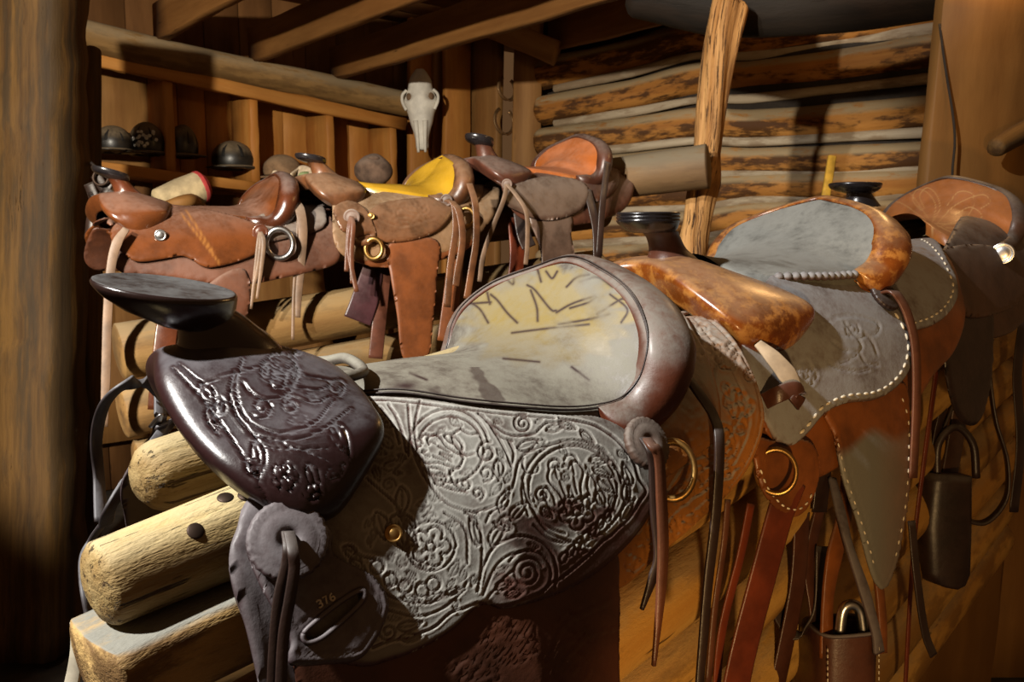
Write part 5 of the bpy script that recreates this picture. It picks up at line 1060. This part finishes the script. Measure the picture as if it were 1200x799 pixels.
# horse skull on the corner column
def skull():
    zz = 5.48; ax = P(495, 176, zz)-P(492, 82, zz); L = np.linalg.norm(ax); ax /= L; xr = np.cross(ax, FW); xr /= np.linalg.norm(xr); xr = xr if xr[0] > 0 else -xr; fw = np.cross(xr, ax); fw = fw if fw@FW < 0 else -fw
    o = P(492, 82, zz); rt = empty('horse_skull', o+ax*L*.5, 'bleached horse skull hanging nose down on the corner column', 'skull')
    pr = [(0, .030, .03, .0), (.06, .052, .05, .0), (.14, .072, .07, .0), (.24, .080, .085, .0), (.33, .098, .09, 0), (.40, .112, .09, 0), (.46, .104, .085, 0), (.55, .085, .08, 0), (.66, .072, .072, 0), (.78, .052, .06, 0), (.88, .042, .05, 0), (.96, .040, .04, 0), (1., .03, .03, 0)]
    pr = cr(np.array(pr), 4); rings = []; th = np.linspace(0, 2*math.pi, 40, endpoint=False)
    for s, w, d, _ in pr:
        r = []
        for t in th:
            ct, st_ = math.cos(t), math.sin(t); x = w*np.sign(ct)*abs(ct)**.9; y = d*st_*(1.0 if st_ > 0 else .5)
            if st_ > 0: y *= 1-.12*math.exp(-(ct/.3)**2)*(s > .6)
            for sg in (1, -1):   # eye sockets
                q = math.exp(-((s-.36)/.045)**2-((x-sg*.074)/.022)**2)*(st_ > -.2); y -= .05*q
            r.append(o+ax*s*L+xr*x*1.0+fw*y)
        rings.append(r)
    V, F = loft(rings); mesh('cranium', V, F, M['bone'], rt)
    for sg in (1, -1):
        V, F = blob(o+ax*L*.355+xr*sg*.07+fw*.045, (.018, .018, .024), 3, .02, 10, 14); mesh('eye_socket', V, F, M['bonedark'], rt)
        V, F = tube(cr(np.array([o+ax*L*.27+xr*sg*.085+fw*.04, o+ax*L*.33+xr*sg*.112+fw*.04, o+ax*L*.42+xr*sg*.112+fw*.045, o+ax*L*.52+xr*sg*.09+fw*.05]), 6), .010, 8); mesh('eye_arch', V, F, M['bone'], rt)
        V, F = tube(cr(np.array([o+ax*L*.66+xr*sg*.03+fw*.062, o+ax*L*.85+xr*sg*.024+fw*.048, o+ax*L*1.04+xr*sg*.022+fw*.035]), 6), np.linspace(.018, .008, 13), 8); mesh('nasal_bone', V, F, M['bone'], rt)
    V, F = blob(o+ax*L*.88+fw*.03, (.012, .012, .05), 3, .02, 10, 14); mesh('nose_hollow', V, F, M['bonedark'], rt)
skull()
# horseshoes hanging in the gap between the posts
def shoe(px, py, h, label):
    z = 5.55; c = P(px, py, z); t = np.linspace(math.radians(-60), math.radians(240), 30); r = h/2000*z
    p = np.array([c+RT*math.cos(q)*r*.72+UP*math.sin(q)*-r+FW*0.06*math.cos(q) for q in t]); V, F = ribbon(p, .022, .009, RT*.3+FW*.2); o = mesh('horseshoe', V, F, M['shoe'], attrs={'lc': V}); tag(o, label, 'horseshoe', 'horseshoes between the posts')
shoe(594, 104, 26, 'upper thin iron horseshoe hanging between the two corner posts'); shoe(591, 142, 30, 'lower thin iron horseshoe hanging between the two corner posts')
# rolled canvas pad with red edge, behind the chestnut saddle
a, b = P(186, 236, 3.0), P(236, 219, 3.1); rt = empty('rolled_pad', (a+b)/2-ZU*.06, 'rolled cream saddle pad with red end, behind the chestnut saddle', 'saddle pad')
V, F, lc = loglike([a, (a+b)/2, b], [.045, .055, .058], 3, 20, 14, .03, endround=.25); z0 = np.zeros(len(V)); mesh('roll', V, F, M['canvas'], rt, {'g': z0, 'm': z0})
V, F, lc = loglike([b-(b-a)*.06, b, b+(b-a)*.05], [.06, .06, .05], 3, 20, 8, .03, endround=.3); mesh('edging', V, F, M['red'], rt)
# pale hide flap and bridle between the first two back saddles
rt = empty('pale_hide', P(352, 215, 2.75), 'pale hide flap with a curled rib between the chestnut and yellow seated saddles', 'hide')
V = []; 
for s in np.linspace(0, 1, 16):
    for t in np.linspace(0, 1, 12): V.append(P(338+34*t+6*s, 205+32*s-10*math.sin(t*3), 2.7+.1*math.sin(t*4+s*3)))
z0 = np.zeros(len(V)); mesh('flap', V, gridfaces(16, 12), M['pale'], rt, thick=.008)
V, F = tube(cr(np.array([P(322, 203, 2.68), P(330, 208, 2.66), P(342, 216, 2.66), P(352, 226, 2.68)]), 6), .011, 8); mesh('rib', V, F, M['pale'], rt)
V, F = blob(P(358, 206, 2.66), (.022, .02, .014), 2, .05, 12, 16); mesh('concho', V, F, M['green'], rt)
# pink lead rope and dark bridle at the left end of the back rack
rt = empty('lead_rope', P(100, 265, 3.27), 'pink knotted lead rope hanging beside the left post', 'rope')
for k, pts in enumerate(([(97, 243), (98, 255), (99, 268)], [(98, 262), (94, 275), (97, 288), (101, 276)], [(100, 262), (104, 278), (100, 286)])):
    V, F = tube(cr(np.array([P(x, y, 3.26) for x, y in pts]), 6), .012 if k else .008, 8); mesh('strand', V, F, M['pink'] if k else M['red'], rt)
V, F = tube(cr(np.array([P(118, 202, 2.52), P(112, 196, 2.8), P(106, 190, 3.2), P(104, 188, 3.36)]), 6), .006, 6); BR_ = (V, F)
rt = empty('bridle', P(125, 235, 2.5), 'dark bridle straps bunched at the left end of the back rack', 'bridle')
for pts, w in (([(104, 215), (112, 235), (120, 262), (110, 285)], .03), ([(130, 212), (120, 230), (108, 250), (104, 280)], .025), ([(112, 205), (125, 225), (140, 235)], .03), ([(106, 225), (118, 262), (128, 262), (132, 240)], .02)):
    V, F = ribbon(cr(np.array([P(x, y, 2.52) for x, y in pts]), 8), w, .008, RT); z0 = np.zeros(len(V)); mesh('strap', V, F, M['string'], rt, {'g': z0, 'm': z0})
V, F = BR_; z0 = np.zeros(len(V)); mesh('hanging_strap', V, F, M['string'], rt, {'g': z0, 'm': z0})
V, F = torus(P(118, 208, 2.5), -FW, .022, .004); mesh('ring', V, F, M['iron'], rt, {'lc': V})
# reins looped over the end of the front rack
rt = empty('reins', P(150, 560, .95), 'dark leather reins looped beside the left end of the front log rack', 'reins')
for pts, w in (([(118, 612), (116, 560), (113, 515), (122, 475), (145, 452), (172, 447), (186, 462), (188, 490)], .015), ([(188, 490), (183, 520), (165, 550), (142, 575), (128, 598), (124, 615)], .016), ([(190, 498), (176, 520), (164, 545), (162, 575), (168, 592)], .013), ([(122, 612), (108, 632), (98, 655), (99, 690), (104, 720)], .010), ([(232, 497), (214, 492), (196, 500), (180, 520)], .012)):
    V, F = ribbon(cr(np.array([P(x, y, .93+.03*math.sin(i*1.3)) for i, (x, y) in enumerate(pts)]), 10), w, .004, FW+RT*.3); z0 = np.zeros(len(V)); mesh('strap', V, F, M['string_grey'], rt, {'g': z0, 'm': z0})
V, F = tube(cr(np.array([P(176, 500, .91), P(184, 490, .905), P(189, 486, .905), P(187, 494, .905)]), 5), .0022, 7); mesh('buckle', V, F, M['steel'], rt, {'lc': V})
# pale curved strip at lower left
V, F = ribbon(cr(np.array([P(85, 728, .9), P(90, 750, .9), P(88, 780, .9), P(78, 830, .9)]), 8), np.interp(np.linspace(0, 1, 25), [0, .3, 1], [.004, .012, .016]), .005, RT)
tag(mesh('horn_tip', V, F, M['horntip'], attrs={'lc': V}), 'pale curved horn tip rising at the lower left beside the front rack', 'horn')
# stick against the log wall
a, b = P(975, 183, 3.6), P(958, 290, 3.6); b = a+(b-a)*(a[2]/(a[2]-b[2])); mb = MB(); mb.add(*boxbetween(a, b, RT, .032, .025, 6, .001, 3)); o = mb.build('stick', M['stick']); tag(o, 'yellow painted stick leaning against the log wall behind the grey seat', 'stick')
